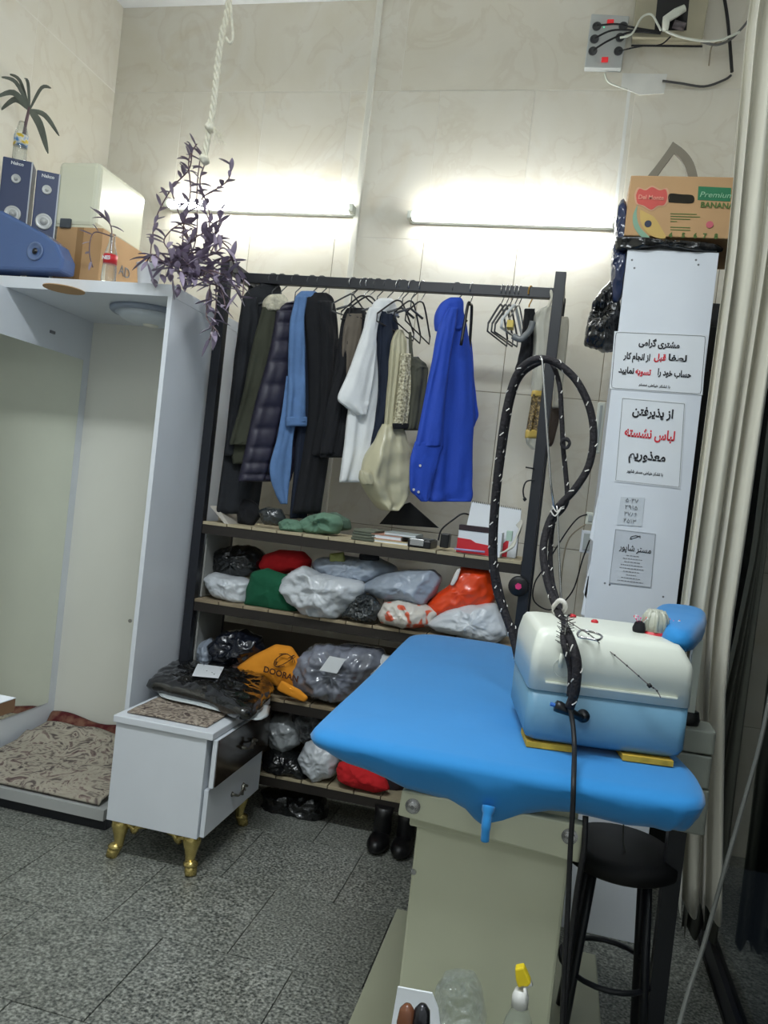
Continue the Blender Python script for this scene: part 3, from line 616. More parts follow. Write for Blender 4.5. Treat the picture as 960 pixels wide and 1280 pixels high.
# shelf 1 (top)
z = SH[0] + .001
bb = px_pillow([(296, 628), (308, 620), (322, 630), (326, 646), (315, 660), (298, 655)], 3.1, .03, floor=z)
tag(obj('cloth_bundle', bb, blk, smooth=True), 'black cloth heap under the coats at the left end of the top shelf', 'cloth')
tag(obj('wood_board', MB().prism([PY(262, 632, 3.03), PY(281, 655, 3.0), PY(281, 655, 3.0) + V((.02, .0, 0)), PY(262, 632, 3.03) + V((.02, .02, 0))], (0, .2, 0)), mat('pale_board', (176, 170, 160), .5)), 'pale flat board leaning at the left end of the top shelf', 'board')
tag(obj('film_bundle', px_pillow([(322, 638), (335, 633), (352, 636), (358, 648), (352, 658), (330, 656)], 3.07, .03, wr=.012, ws=30, floor=z), darkb, smooth=True), 'crumpled dark plastic wrapping on the top shelf beside the sage cloth', 'plastic')
tag(obj('picture_frame', MB().box(PY(384, 648, 3.24), PY(402, 626, 3.24) + V((0, .012, 0))), mat('grey_card', (110, 112, 112), .6), bevel=.002), 'small grey framed card standing behind the sage cloth', 'frame')
sg = thing('folded_cloth', 'crumpled sage green cloth on the top shelf', 'cloth', (PY(395, 655, 3.08).x, 3.08, z))
obj('fold', px_pillow([(348, 653), (358, 648), (372, 650), (380, 660), (378, 668), (352, 664)], 3.05, .03, wr=.024, ws=24, floor=z), sage, sg, smooth=True)
obj('fold', px_pillow([(370, 655), (385, 645), (405, 640), (425, 645), (430, 656), (424, 668), (385, 668)], 3.1, .045, seed=2, wr=.032, ws=20, floor=z), sage, sg, smooth=True)
obj('fold', px_pillow([(400, 642), (420, 640), (438, 650), (440, 662), (425, 664)], 3.17, .03, seed=4, wr=.028, floor=z), cloth('dark_sage_cloth', (74, 96, 82)), sg, smooth=True)
nc = thing('folded_napkins', 'stack of folded grey-green cloths right of the sage cloth', 'cloth', (PY(455, 664, 3.08).x, 3.08, z))
for k in range(4):
    a = PY(440 + k, 670 - k * 4, 3.02); b = PY(474 - k, 672 - k * 4, 3.02); obj('layer', MB().rbox((a.x, 3.0, z + k * .011), (b.x, 3.18, z + .010 + k * .011), .01), cloth('grey_green_%d' % (k % 2), (90 + 14 * (k % 2), 96 + 12 * (k % 2), 84 + 10 * (k % 2))), nc, bevel=.003)
def book(u0, u1, zb, h, d, label, col, y=3.0, name='book', rz=0, grp='books and folders on the top shelf'):
    a = PY(u0, 670, y).x; b = PY(u1, 670, y).x; t = thing(name, label, 'book', ((a + b) / 2, y + d / 2, zb), grp); c = mat('cover_%d_%d_%d' % col, col, .5, var=.05)
    obj('cover', MB().box((a, y, zb), (b, y + d, zb + .003)).box((a, y, zb + h - .003), (b, y + d, zb + h)).box((a, y + d - .003, zb), (b, y + d, zb + h)), c, t)
    obj('pages', MB().box((a + .002, y + .002, zb + .003), (b - .002, y + d - .003, zb + h - .003)), paper, t)
    t.rotation_euler = (0, 0, rz); return t
book(468, 512, z, .014, .2, 'thin cream notebook, lowest in the stack at shelf middle', (206, 190, 150), y=2.995)
book(464, 502, z + .015, .018, .2, 'pink-spined book on the cream notebook', (190, 140, 120), y=3.0)
book(480, 520, z + .034, .012, .16, 'pale booklet with grey print on the pink book', (168, 176, 174), y=3.01)
cal = thing('desk_calculator', 'black calculator lying at the shelf edge beside the booklets', 'calculator', (PY(528, 668, 3.0).x, 3.08, z))
a = PY(511, 670, 3.0).x; b = PY(540, 670, 3.0).x
obj('case', MB().box((a, 2.99, z), (b, 3.16, z + .03)), black, cal, bevel=.004)
kb = None
for i in range(4):
    for j in range(4):
        if kb is None: kb = obj('key', MB().box((a + .008, 3.005, z + .03), (a + .022, 3.03, z + .034)), mat('grey_key', (96, 98, 100), .5), cal, bevel=.001)
        else: copy_part(kb, (i * (b - a - .01) / 4, j * .03, 0))
obj('display', MB().box((a + .008, 3.128, z + .03), (b - .008, 3.15, z + .033)), mat('lcd', (120, 130, 120), .2), cal)
tag(obj('metal_tray', MB().box(PY(512, 681, 2.985), PY(530, 675, 2.985) + V((0, .02, 0))), steel, bevel=.001), 'small chrome tray poking over the top shelf edge', 'tray')
fo = MB().prism([PY(474, 655, 3.2), PY(492, 634, 3.2), PY(512, 628, 3.2), PY(548, 660, 3.2)], (0, .02, 0))
tag(obj('folder', fo, mat('matt_black_card', (22, 22, 24), .8), bevel=.001), 'black folder leaning behind the books on the top shelf', 'folder')
tag(obj('charger', MB().rbox(tuple(PY(549, 684, 3.03)), tuple(PY(562, 668, 3.03) + V((0, .06, 0))), .006), black, bevel=.003), 'black charger block beside the red calendar box', 'charger')
tag(obj('cable', MB().tube(spline([PY(548, 675, 3.06), PY(552, 662, 3.1), PY(566, 650, 3.12), PY(580, 642, 3.14), PY(596, 648, 3.18)], 6), .0035, 7), blackrub, smooth=True), 'thin black cable curving behind the calculator', 'cable')
cb = thing('card_box', 'red and white card box in front of the desk calendar', 'box', (PY(600, 680, 3.02).x, 3.05, z))
a = PY(571, 684, 3.0); b = PY(630, 650, 3.0)
obj('box', MB().box((a.x, 3.0, z), (b.x, 3.1, z + .095)), paper, cb, bevel=.002)
obj('red_band', MB().prism([V((a.x - .001, 2.9985, z + .002)), V((b.x - .02, 2.9985, z + .002)), V((b.x - .02, 2.9985, z + .04)), V((a.x + .07, 2.9985, z + .046)), V((a.x + .05, 2.9985, z + .056)), V((a.x - .001, 2.9985, z + .058))], (0, .003, 0)), redpl, cb)
obj('dark_lid', MB().box((a.x, 2.998, z + .088), (b.x - .03, 3.06, z + .108)), mat('plum_card', (50, 34, 40), .6), cb)
dc = thing('desk_calendar', 'white spiral desk calendar with a red stripe, at the shelf right end', 'calendar', (PY(608, 650, 3.15).x, 3.15, z))
c0 = PY(578, 672, 3.1); c1 = PY(647, 672, 3.1); c2 = PY(648, 636, 3.15); c3 = PY(583, 627, 3.15)
tl = V((c0.x + .015, 3.15, z + .2)); tr = V((c1.x, 3.15, z + .19)); bl = V((c0.x, 3.11, z)); br = V((c1.x, 3.11, z))
obj('page', MB().prism([bl, br, tr, tl], (0, .003, 0)), paper, dc); obj('easel', MB().prism([bl + V((0, .1, 0)), br + V((0, .1, 0)), tr + V((0, .004, 0)), tl + V((0, .004, 0))], (0, .003, 0)), paper, dc)
k0 = bl.lerp(br, .74); k1 = bl.lerp(br, .84); t0 = tl.lerp(tr, .74); t1 = tl.lerp(tr, .84)
obj('red_stripe', MB().prism([k0 + V((0, -.001, 0)), k1 + V((0, -.001, 0)), t1 + V((0, -.001, -.01)), t0 + V((0, -.001, -.01))], (0, .001, 0)), redink, dc)
sp = MB()
for k in range(26): q = tl.lerp(tr, (k + .5) / 26); sp.lathe([(.005, -.0008), (.005, .0008)], q + V((0, .001, .001)), 8, (1, 0, 0))
o = obj('spiral', sp, ink, dc); o['kind'] = 'stuff'
tag(obj('pen', MB().tube([PY(568, 686, 2.985), PY(606, 690, 2.985)], .004, 8), mat('violet_white', (170, 160, 200), .4), smooth=True), 'white pen with violet cap lying on the top shelf edge', 'pen')
sc_ = thing('white_cable_bundle', 'bundle of coiled white cables at the right end of the top shelf', 'cable', (PY(640, 680, 3.05).x, 3.05, z))
for k in range(6):
    obj('cable', MB().tube(spline([PY(612 + k, 694, 3.02 + .01 * k), PY(630 + k * 2, 690 - k, 3.0), PY(642 + k, 678 - k * 2, 3.02), PY(650 + k * .5, 664 - 2 * k, 3.05), PY(646 + k, 656 - k, 3.1)], 5), .0035, 6), mat('ivory_cable', (206, 204, 190), .5), sc_, smooth=True)
tag(obj('plug', MB().rbox(tuple(PY(632, 676, 3.0)), tuple(PY(641, 664, 3.0) + V((0, .03, 0))), .004), mat('mint_plastic', (176, 200, 184), .5), bevel=.002), 'pale mint plug lying on the white cables', 'plug')
# shelf 2
z = SH[1] + .001
bag('plastic_bag', 'black shiny plastic bag at the second shelf left, on top of a white one', 'bag', [(268, 700), (276, 688), (298, 682), (318, 684), (330, 695), (328, 712), (310, 720), (285, 720), (268, 714)], 3.16, .07, blackbag, 1, z=z, grp=G2, ws=22)
bag('plastic_bag', 'small white plastic bag beneath the black one on the second shelf', 'bag', [(257, 722), (270, 717), (300, 722), (315, 728), (310, 752), (296, 752), (272, 744)], 3.08, .07, whiteb, 2, z=z, grp=G2)
bag('folded_garment', 'bright red folded garment on the second shelf', 'garment', [(320, 708), (332, 694), (350, 688), (378, 690), (388, 700), (386, 712), (368, 714), (355, 718), (335, 716)], 3.17, .06, redc, 3, wr=.005, ws=8, grp=G2)
bag('folded_garment', 'bottle green folded garment in front of the red one', 'garment', [(306, 758), (310, 735), (316, 716), (335, 711), (345, 715), (366, 722), (372, 745), (372, 766), (345, 766)], 3.05, .05, greenc, 4, wr=.006, ws=7, z=z, grp=G2)
bag('plastic_bag', 'large crumpled white plastic bag at the middle of the second shelf', 'bag', [(354, 737), (364, 720), (382, 709), (398, 718), (420, 722), (450, 728), (455, 738), (442, 752), (425, 770), (390, 770), (372, 756)], 3.04, .08, whiteb, 5, wr=.018, z=z, grp=G2)
bag('plastic_bag', 'bluish grey plastic bag lying on top of the large white bag', 'bag', [(394, 706), (405, 697), (430, 696), (470, 698), (492, 708), (490, 718), (460, 728), (425, 728), (404, 722)], 3.14, .07, greyb, 6, wr=.014, grp=G2)
bag('plastic_bag', 'see-through bag of grey-blue clothes right of the large white bag', 'bag', [(452, 734), (475, 720), (510, 713), (540, 713), (548, 722), (544, 742), (532, 754), (500, 750), (468, 744)], 3.06, .075, greyb, 7, wr=.014, ws=12, grp=G2)
bag('plastic_bag', 'small dark crinkled bag between the white and flowered bags', 'bag', [(430, 770), (440, 752), (452, 741), (470, 748), (478, 760), (472, 775), (455, 776)], 3.02, .04, darkb, 8, wr=.014, ws=34, z=z, grp=G2)
flowb = ramp_mat('orange_flowered_film', [(.4, (206, 200, 190)), (.60, (208, 202, 194)), (.64, (214, 98, 70)), (.75, (208, 80, 50))], .35, scale=22, detail=1, coat=.3)
bag('plastic_bag', 'white bag with orange flowers at the front of the second shelf', 'bag', [(474, 768), (482, 752), (500, 749), (530, 756), (545, 764), (540, 782), (510, 784), (482, 778)], 3.02, .06, flowb, 9, z=z, grp=G2)
bag('plastic_bag', 'bright orange plastic bag standing behind the white bag end', 'bag', [(534, 757), (548, 742), (562, 732), (570, 718), (580, 706), (600, 708), (614, 714), (618, 740), (614, 756), (590, 760), (565, 764), (542, 772)], 3.08, .07, orangeb, 10, wr=.012, ws=10, grp=G2)
bag('plastic_bag', 'white plastic bag at the front right, below the orange bag', 'bag', [(536, 778), (560, 764), (590, 756), (615, 756), (628, 770), (634, 790), (620, 802), (580, 794), (545, 786)], 3.02, .07, whiteb, 11, z=z, grp=G2)
tag(obj('paper_strip', px_pillow([(566, 722), (571, 712), (577, 708), (572, 724), (567, 732), (562, 732)], 2.995, .004, wr=.001), whitethread, smooth=True), 'white strap lying across the orange bag', 'strap')
tag(obj('black_pouch', px_pillow([(449, 692), (474, 692), (474, 701), (449, 700)], 3.07, .01, wr=.001), blk, smooth=True), 'small black pouch on top of the bluish grey bag', 'pouch')
tag(obj('olive_packet', px_pillow([(412, 692), (430, 690), (432, 703), (412, 702)], 3.06, .01, wr=.002), mat('olive_yellow', (130, 134, 74), .6), smooth=True), 'olive yellow packet tucked on the bluish grey bag', 'packet')
# shelf 3
z = SH[2] + .001
bag('plastic_bag', 'pale bag at the left end of the third shelf', 'bag', [(246, 822), (252, 804), (264, 798), (272, 812), (268, 836), (255, 838)], 3.1, .05, greyb, 12, grp=G3)
bag('plastic_bag', 'dark navy shiny bag at the left of the third shelf', 'bag', [(264, 806), (280, 792), (305, 788), (325, 798), (328, 812), (310, 828), (280, 834), (264, 828)], 3.08, .06, mat('navy_film', (24, 28, 38), .25, coat=.5), 13, ws=24, grp=G3)
orc = ramp_mat('orange_printed_cloth', [(.45, (226, 146, 40)), (.56, (222, 138, 34)), (.60, (90, 52, 20)), (.66, (222, 138, 34))], .8, scale=9, detail=4, distort=3)
orp = cloth('orange_cloth', (226, 144, 40))
ot = thing('printed_shirt', 'orange shirt with dark print hanging over the third shelf edge', 'shirt', (PY(345, 840, 3.03).x, 3.03, z), G3)
obj('body', px_pillow([(290, 838), (315, 820), (345, 805), (365, 808), (376, 825), (380, 850), (375, 868), (352, 862), (336, 850), (310, 842)], 3.03, .03, seed=2, wr=.008, ws=10, floor=z + .012), orp, ot, smooth=True)
obj('sleeve', px_pillow([(352, 850), (375, 862), (386, 872), (381, 878), (366, 872), (345, 862)], 2.97, .01, wr=.002), orp, ot, smooth=True)
pr_ = MB(); pc = PY(356, 826, 2.985)
for k in range(9):
    a_ = k * 1.3; pr_.tube(spline([pc + V((math.cos(a_ + q) * .045 * (1 - .12 * q), -.004, math.sin(a_ * 1.3 + q) * .03)) for q in (0, .7, 1.5, 2.2)], 4), .0016, 5)
obj('print', pr_, mat('brown_print', (80, 46, 20), .8), ot)
text('lettering', 'DOORAN', .034, PY(351, 843, 2.975), (1, 0, -.12), (.1, 0, 1), MT['brown_print'], ot, bold=.001)
clearb = mat('clear_bag_over_clothes', (120, 124, 136), .15, var=.45, scale=14, coat=.7)
bag('plastic_bag', 'clear plastic bag of grey clothes with a paper slip, third shelf', 'bag', [(372, 838), (380, 820), (398, 808), (440, 808), (475, 812), (482, 826), (470, 850), (440, 870), (420, 875), (395, 868), (375, 858)], 3.06, .08, clearb, 15, wr=.016, z=z, grp=G3)
bag('plastic_bag', 'small whitish bag right of the clear bag on the third shelf', 'bag', [(462, 842), (466, 826), (478, 818), (492, 822), (494, 840), (480, 850)], 3.05, .04, whiteb, 16, z=z, grp=G3)
q = [PY(u, v, 2.925) for u, v in [(412, 820), (432, 824), (421, 842), (399, 838)]]
tag(obj('paper_slip', MB().prism(q, (0, .001, 0)), paper), 'white paper slip on the clear bag of the third shelf', 'paper')
bag('plastic_bag', 'flat red and white bag lying beneath the orange shirt', 'bag', [(270, 838), (300, 832), (335, 845), (336, 862), (300, 856)], 3.06, .03, mat('pink_white_film', (190, 160, 160), .3, var=.3, coat=.3), 17, z=z, grp=G3)
# shelf 4 (bottom)
z = SH[3] + .001
bag('plastic_bag', 'grey translucent bag at the left of the bottom shelf', 'bag', [(336, 905), (345, 895), (362, 894), (372, 910), (374, 930), (358, 940), (340, 930)], 3.08, .06, mat('pale_grey_film', (150, 154, 156), .3, var=.15, coat=.4), 18, grp=G4)
bag('plastic_bag', 'crinkled dark grey bag at the back of the bottom shelf', 'bag', [(362, 890), (375, 882), (395, 884), (402, 900), (400, 918), (384, 930), (368, 912)], 3.15, .05, mat('mid_grey_film', (98, 100, 102), .25, var=.5, scale=20, coat=.5), 19, wr=.018, ws=30, grp=G4)
bag('plastic_bag', 'round white plastic bag at the middle of the bottom shelf', 'bag', [(376, 946), (384, 930), (400, 924), (418, 934), (422, 952), (416, 968), (396, 974), (382, 964)], 3.03, .055, whiteb, 20, z=z, grp=G4)
bag('plastic_bag', 'flat black glossy bag lying at the left of the bottom shelf', 'bag', [(332, 942), (345, 934), (372, 944), (386, 958), (390, 972), (360, 970), (332, 960)], 3.05, .06, blackbag, 21, ws=26, z=z, grp=G4)
bag('folded_garment', 'bright red garment crumpled on the bottom shelf edge', 'garment', [(421, 962), (424, 952), (438, 951), (460, 960), (482, 974), (486, 986), (468, 990), (440, 982), (424, 974)], 3.0, .03, redc, 22, wr=.008, z=z, grp=G4)
bag('folded_garment', 'dark garment behind the red one on the bottom shelf', 'garment', [(430, 950), (450, 946), (480, 962), (510, 975), (505, 990), (470, 984), (440, 970)], 3.12, .05, mat('dark_maroon_cloth', (44, 34, 38), .9), 23, z=z, grp=G4)
bag('folded_garment', 'grey patterned garment under the table edge on the bottom shelf', 'garment', [(415, 940), (430, 930), (455, 940), (470, 955), (450, 960), (425, 952)], 3.2, .05, ramp_mat('grey_pattern_cloth', [(.45, (60, 58, 58)), (.55, (130, 128, 124))], .9, scale=25), 24, grp=G4)
# under the bottom shelf
bag('rubbish_bag', 'black bin bag on the floor under the bottom shelf', 'bag', [(330, 985), (400, 988), (408, 1010), (404, 1026), (372, 1020), (332, 1012)], 3.12, .06, blackbag, 25, ws=22, z=.001)
for u, lb in ((476, 'left black boot standing on the floor under the rack'), (506, 'right black boot on the floor, half behind the table post')):
    p = PY(u, 1040, 2.96); p.z = 0
    t = thing('boot', lb, 'boot', (p.x, 2.96, 0), 'black boots under the rack')
    obj('shaft', MB().lathe([(.03, .02), (.036, .06), (.034, .11), (.038, .15), (.030, .15)], (p.x, 2.98, 0), 20), mat('black_leather', (20, 20, 22), .4), t, smooth=True)
    obj('foot', pillow([V((p.x + .042 * math.sin(a_), 2.93 + .085 * math.cos(a_), .03)) for a_ in [k * PI / 8 for k in range(16)]], (0, 0, 1), .028, wr=.002, floor=.004, N=32, R=10), MT['black_leather'], t, smooth=True)

# ------------------------------------------------------------------ ironing table
ZT_ = .87
tb = thing('ironing_table', 'large ironing table with a pointed blue padded top on a beige metal column', 'table', (-.07, 1.9, 0))
outl = [(-.445, 1.52), (-.40, 1.475), (-.2, 1.47), (0, 1.472), (.22, 1.48), (.285, 1.50), (.31, 1.56), (.31, 1.68), (.27, 1.85), (.16, 2.05), (.02, 2.22), (-.07, 2.40), (-.10, 2.6), (-.125, 2.80), (-.15, 2.835), (-.2, 2.85), (-.38, 2.84), (-.44, 2.81), (-.475, 2.74), (-.478, 2.6), (-.462, 2.1), (-.452, 1.7)]
outl3 = spline([V((x, y, 0)) for x, y in outl + outl[:1]], 5)[:-1]
cen = V((-.12, 2.0, 0))
def ringz(k, z, s=0): return [V((p.x + (p - cen).normalized().x * s, p.y + (p - cen).normalized().y * s, z)) for p in outl3]
cov = MB(); nR = len(outl3)
def drop(p): # how far the cloth hangs at the near edge
    l_ = min(1, max(0, (p.x + .45) / .385)); 
    if p.y < 1.62:
        c_ = .04 + .075 * l_ ** 1.1 if p.x < -.065 else .115 - .045 * min(1, (p.x + .065) / .12)
        return c_ + .04 * math.exp(-((p.x + .065) / .035) ** 2)
    return .07 if p.x > -.3 else .04
rings = []
rings.append([cen + (p - cen) * .5 + V((0, 0, ZT_ + .002)) for p in outl3])
rings.append([cen + (p - cen) * .93 + V((0, 0, ZT_)) for p in outl3])
rings.append([V((p.x, p.y, ZT_ - .005)) - (p - cen).normalized() * .008 for p in outl3])
rings.append([V((p.x, p.y, ZT_ - .018)) + (p - cen).normalized() * .004 for p in outl3])
for q in (.35, .6, .8, 1.0):
    rr_ = []
    for i, p in enumerate(outl3):
        d = drop(p); inn = .012 + .03 * q * q
        if p.y < 1.62: inn += .02 * q * math.exp(-((p.x + .065) / .12) ** 2)
        wv = .006 * q * math.sin(i * 1.9) + .008 * q * noise.noise(V((p.x * 14, p.y * 14, q * 2)))
        P_ = V((p.x, p.y, ZT_ - .018 - (d - .018) * q)) - (p - cen).normalized() * (inn - .012 + wv); rr_.append(P_)
    rings.append(rr_)
rings.append([p + (cen + V((0, 0, p.z)) - p) * .12 + V((0, 0, .012)) for p in rings[-1]])
vs = [p for r_ in rings for p in r_]; fs = []
for i in range(len(rings) - 1):
    for j in range(nR): fs.append((i * nR + j, i * nR + (j + 1) % nR, (i + 1) * nR + (j + 1) % nR, (i + 1) * nR + j))
fs += [tuple(range(nR)), tuple(range((len(rings) - 1) * nR, len(rings) * nR))[::-1]]
obj('blue_cover', cov.add(vs, fs), bluecloth, tb, smooth=True)
kx = PY(608, 1030, 1.47)
obj('cover_knot', MB().tube(spline([kx + V((0, .01, .03)), kx + V((0, -.004, .0)), kx + V((.001, -.004, -.03))], 6), [.012] * 3 + [.009] * 5 + [.008] * 5, 10), bluecloth, tb, smooth=True)
obj('board', MB().prism([V((cen.x + (p.x - cen.x) * .9, cen.y + (p.y - cen.y) * .93, ZT_ - .05)) for p in outl3], (0, 0, .04)), mat('grey_board', (120, 120, 118), .6), tb)
pp = [PY(u, v, 1.53) for u, v in [(503, 975), (732, 1018), (727, 1072), (498, 1012)]]
obj('front_plate', MB().prism([V((-.247, 1.51, .78)), V((.102, 1.51, .78)), V((.10, 1.51, .708)), V((-.250, 1.51, .728))], (0, .03, 0)), beigemet, tb, bevel=.004)
obj('support_box', MB().box((-.23, 1.54, .70), (.09, 2.3, .815)), beigemet, tb, bevel=.004)
obj('column', MB().box((-.215, 1.545, .06), (.083, 2.15, .73)), beigemet, tb, bevel=.006)
bp = obj('base_plate', MB().box((-.372, 1.15, .0), (.24, 2.44, .055)), beigemet, tb, bevel=.004)
for u, v in ((516, 1008), (712, 1046)):
    p = PY(u, v, 1.508); obj('bolt', MB().lathe([(.015, 0), (.015, .002), (.010, .0025), (.009, .008), (.004, .009)], (p.x, 1.51, p.z), 18, (0, -1, 0)), steel, tb, smooth=False)
p = PY(517, 1090, 1.544); obj('bolt', MB().lathe([(.006, 0), (.005, .003)], (p.x, 1.545, p.z), 12, (0, -1, 0)), steel, tb)
# sleeve board on its bracket
sv = thing('sleeve_board', 'small blue padded sleeve board on a grey swing bracket', 'ironing board', (.42, 2.06, .8))
q = [PZ(u, v, 1.115) for u, v in [(814, 772), (826, 763), (872, 767), (883, 776), (881, 790), (860, 808), (846, 806), (818, 790)]]
obj('pad', pillow(q, (0, 0, 1), .03, wr=.001, pw=.35), bluecloth, sv, smooth=True)
c = sum(q, V()) / len(q); bx = PY(863, 890, c.y - .05).x + .03
obj('arm', MB().bar((bx - .025, c.y, 1.09), (bx - .025, c.y, .91), .022, .03), genwhite, sv, bevel=.002)
obj('knob', MB().lathe([(.03, 0), (.032, .01), (.028, .03)], (bx - .03, c.y, .885), 20), black, sv, smooth=True)
for z0, z1, w in ((.83, .885, .036), (.75, .826, .034), (.64, .746, .037)):
    obj('bracket_block', MB().rbox((bx - w - .02, c.y - .05, z0), (bx + w - .002, c.y + .05, z1), .012), mat('grey_green_plastic', (150, 154, 144), .5), sv, bevel=.004)
obj('bracket_post', MB().box((bx - .04, c.y - .02, .1), (bx + .0, c.y + .02, .65)), blackmetal, sv)
# pointed fold of cover etc. done. Steam generator
gen = thing('steam_generator', 'boxy steam generator with off-white top and blue bottom on the ironing table', 'steam generator', (.13, 1.82, ZT_))
A = V((-.03, 1.62, 0)); B = V((.288, 1.672, 0)); gx = (B - A).normalized(); gy = V((-gx.y, gx.x, 0)); GW = (B - A).length; GDp = .30; z0 = ZT_ + .014
def GP(s, t, z): return A + gx * s + gy * t + V((0, 0, z))
def gbox(s0, s1, t0, t1, zz0, zz1, r=.03, taper=0, n=6, k=1):
    mb = MB(); rg = []
    lev = [(zz0, 0)] if True else []
    for zz, inn in ((zz0, .004), (zz0 + .006, 0), (zz1, 0)):
        rg.append((zz, inn))
    return rg
def roundring(s0, s1, t0, t1, r, z, n=6):
    out = []
    for cs, ct, a0_ in ((s1 - r, t1 - r, 0), (s0 + r, t1 - r, PI / 2), (s0 + r, t0 + r, PI), (s1 - r, t0 + r, 1.5 * PI)):
        for k in range(n + 1): a_ = a0_ + k / n * PI / 2; out.append(GP(cs + r * math.cos(a_), ct + r * math.sin(a_), z))
    return out
def ringsolid(rs):
    n = len(rs[0]); vs = [p for r_ in rs for p in r_]; fs = [(i * n + j, i * n + (j + 1) % n, (i + 1) * n + (j + 1) % n, (i + 1) * n + j) for i in range(len(rs) - 1) for j in range(n)]
    return MB().add(vs, fs + [tuple(range(n))[::-1], tuple(range((len(rs) - 1) * n, len(rs) * n))])
rs = [roundring(.02, GW - .02, .02, GDp - .02, .02, z0), roundring(.006, GW - .006, .006, GDp - .006, .020, z0 + .008), roundring(0, GW, 0, GDp, .02, z0 + .022), roundring(0, GW, 0, GDp, .02, z0 + .108)]
obj('blue_base', ringsolid(rs), genblue, gen, smooth=True).data.shade_smooth()
zt = z0 + .108
rs = [roundring(-.002, GW + .002, -.002, GDp + .002, .02, zt), roundring(-.001, GW + .001, -.001, GDp + .001, .02, zt + .074), roundring(.001, GW - .003, .001, GDp - .001, .02, zt + .086), roundring(.006, GW - .018, .010, GDp - .008, .02, zt + .110), roundring(.012, GW - .026, .018, GDp - .014, .02, zt + .119), roundring(.022, GW - .044, .034, GDp - .024, .026, zt + .1225), roundring(.06, GW - .08, .07, GDp - .06, .026, zt + .124)]
top_ = obj('white_cover', ringsolid(rs), genwhite, gen, smooth=True); TZ = zt + .124
obj('seam_rib', MB().bar(GP(.03, -.003, zt + .018), GP(GW - .03, -.003, zt + .018), .004, .003), genwhite, gen)
lg = MB().tube([GP(.062 + .019 * math.cos(k * PI / 16), -.0015, zt + .05 + .019 * math.sin(k * PI / 16)) for k in range(33)], .0008, 5); obj('emblem_ring', lg, mat('light_grey_print', (190, 194, 186), .5), gen)
cp = GP(GW - .052, .13, TZ - .004)
kb_ = MB(); pr = [(.034, .008), (.033, .03), (.027, .05), (.016, .058), (.004, .06)]
kb_.lathe([(r_ * .8, h_ * .95) for r_, h_ in pr], cp, 16); cap = obj('filler_cap', kb_, mat('grey_beige_cap', (176, 178, 164), .4), gen, smooth=True)
for k in range(8): a_ = k * PI / 4; obj('grip_rib', MB().tube([cp + V((math.cos(a_) * .026, math.sin(a_) * .026, .01)), cp + V((math.cos(a_) * .0235, math.sin(a_) * .0235, .038)), cp + V((math.cos(a_) * .014, math.sin(a_) * .014, .053))], .005, 7), MT['grey_beige_cap'], cap, smooth=True)
obj('red_ring', MB().lathe([(.029, 0), (.030, .004), (.027, .009)], cp, 28), redpl, gen)
for s, t in ((.115, .24), (.155, .19)): obj('button', MB().lathe([(.008, 0), (.008, .006), (.004, .009)], GP(s, t, TZ - .002), 16), redpl, gen, smooth=True)
obj('foot_pad', MB().hexa([GP(.008, .004, ZT_ + .003), GP(.10, .004, ZT_ + .003), GP(.10, .1, ZT_ + .003), GP(.008, .1, ZT_ + .003), GP(.008, .004, z0), GP(.10, .004, z0), GP(.10, .1, z0), GP(.008, .1, z0)]), yellowfoam, gen)
obj('foot_pad', MB().hexa([GP(.20, -.004, ZT_ + .003), GP(.30, -.004, ZT_ + .003), GP(.30, .1, ZT_ + .003), GP(.20, .1, ZT_ + .003), GP(.20, -.004, z0), GP(.30, -.004, z0), GP(.30, .1, z0), GP(.20, .1, z0)]), yellowfoam, gen)
fitg = GP(.112, -.001, z0 + .068)
obj('hose_fitting', MB().lathe([(.013, 0), (.013, .008), (.009, .01), (.009, .02)], fitg, 18, -gy), black, gen, smooth=True)
kn = GP(.088, -.022, z0 + .075)
obj('valve_knob', MB().tube([GP(.108, -.02, z0 + .066), kn, GP(.06, -.022, z0 + .084), GP(.052, -.022, z0 + .086)], [.007, .008, .012, .011], 12), black, gen, smooth=True)
obj('valve_tip', MB().tube([GP(.051, -.022, z0 + .086), GP(.042, -.022, z0 + .088)], .004, 8), mat('blue_tip', (60, 110, 190), .4), gen)
# pins in cushions
for (u, v, lb) in ((797, 781, 'small dark pincushion with red-headed pins, left of the cap'), (829, 786, 'small black pincushion with coloured pins, right of the cap')):
    s_ = .2 if u < 810 else GW - .035
    c = PZ(798, 792, TZ - .003) if u < 810 else PZ(841, 796, TZ - .008)
    t = thing('pincushion', lb, 'pincushion', tuple(c), 'pincushions on the generator')
    obj('cushion', MB().lathe([(.008, 0), (.013, .005), (.014, .012), (.010, .024), (.003, .028)], c, 16), blk, t, smooth=True)
    for k in range(9):
        d = V((random.uniform(-1, 1), random.uniform(-1, .6), 1.1)).normalized(); e = c + V((0, 0, .018)) + d * .022
        obj('pin', MB().tube([c + V((0, 0, .018)) + d * .006, e], .0005, 4).lathe([(.0005, -.002), (.002, 0), (.0005, .002)], e, 6), [redpl, paper, mat('pink_head', (220, 60, 140), .4)][k % 3], t)
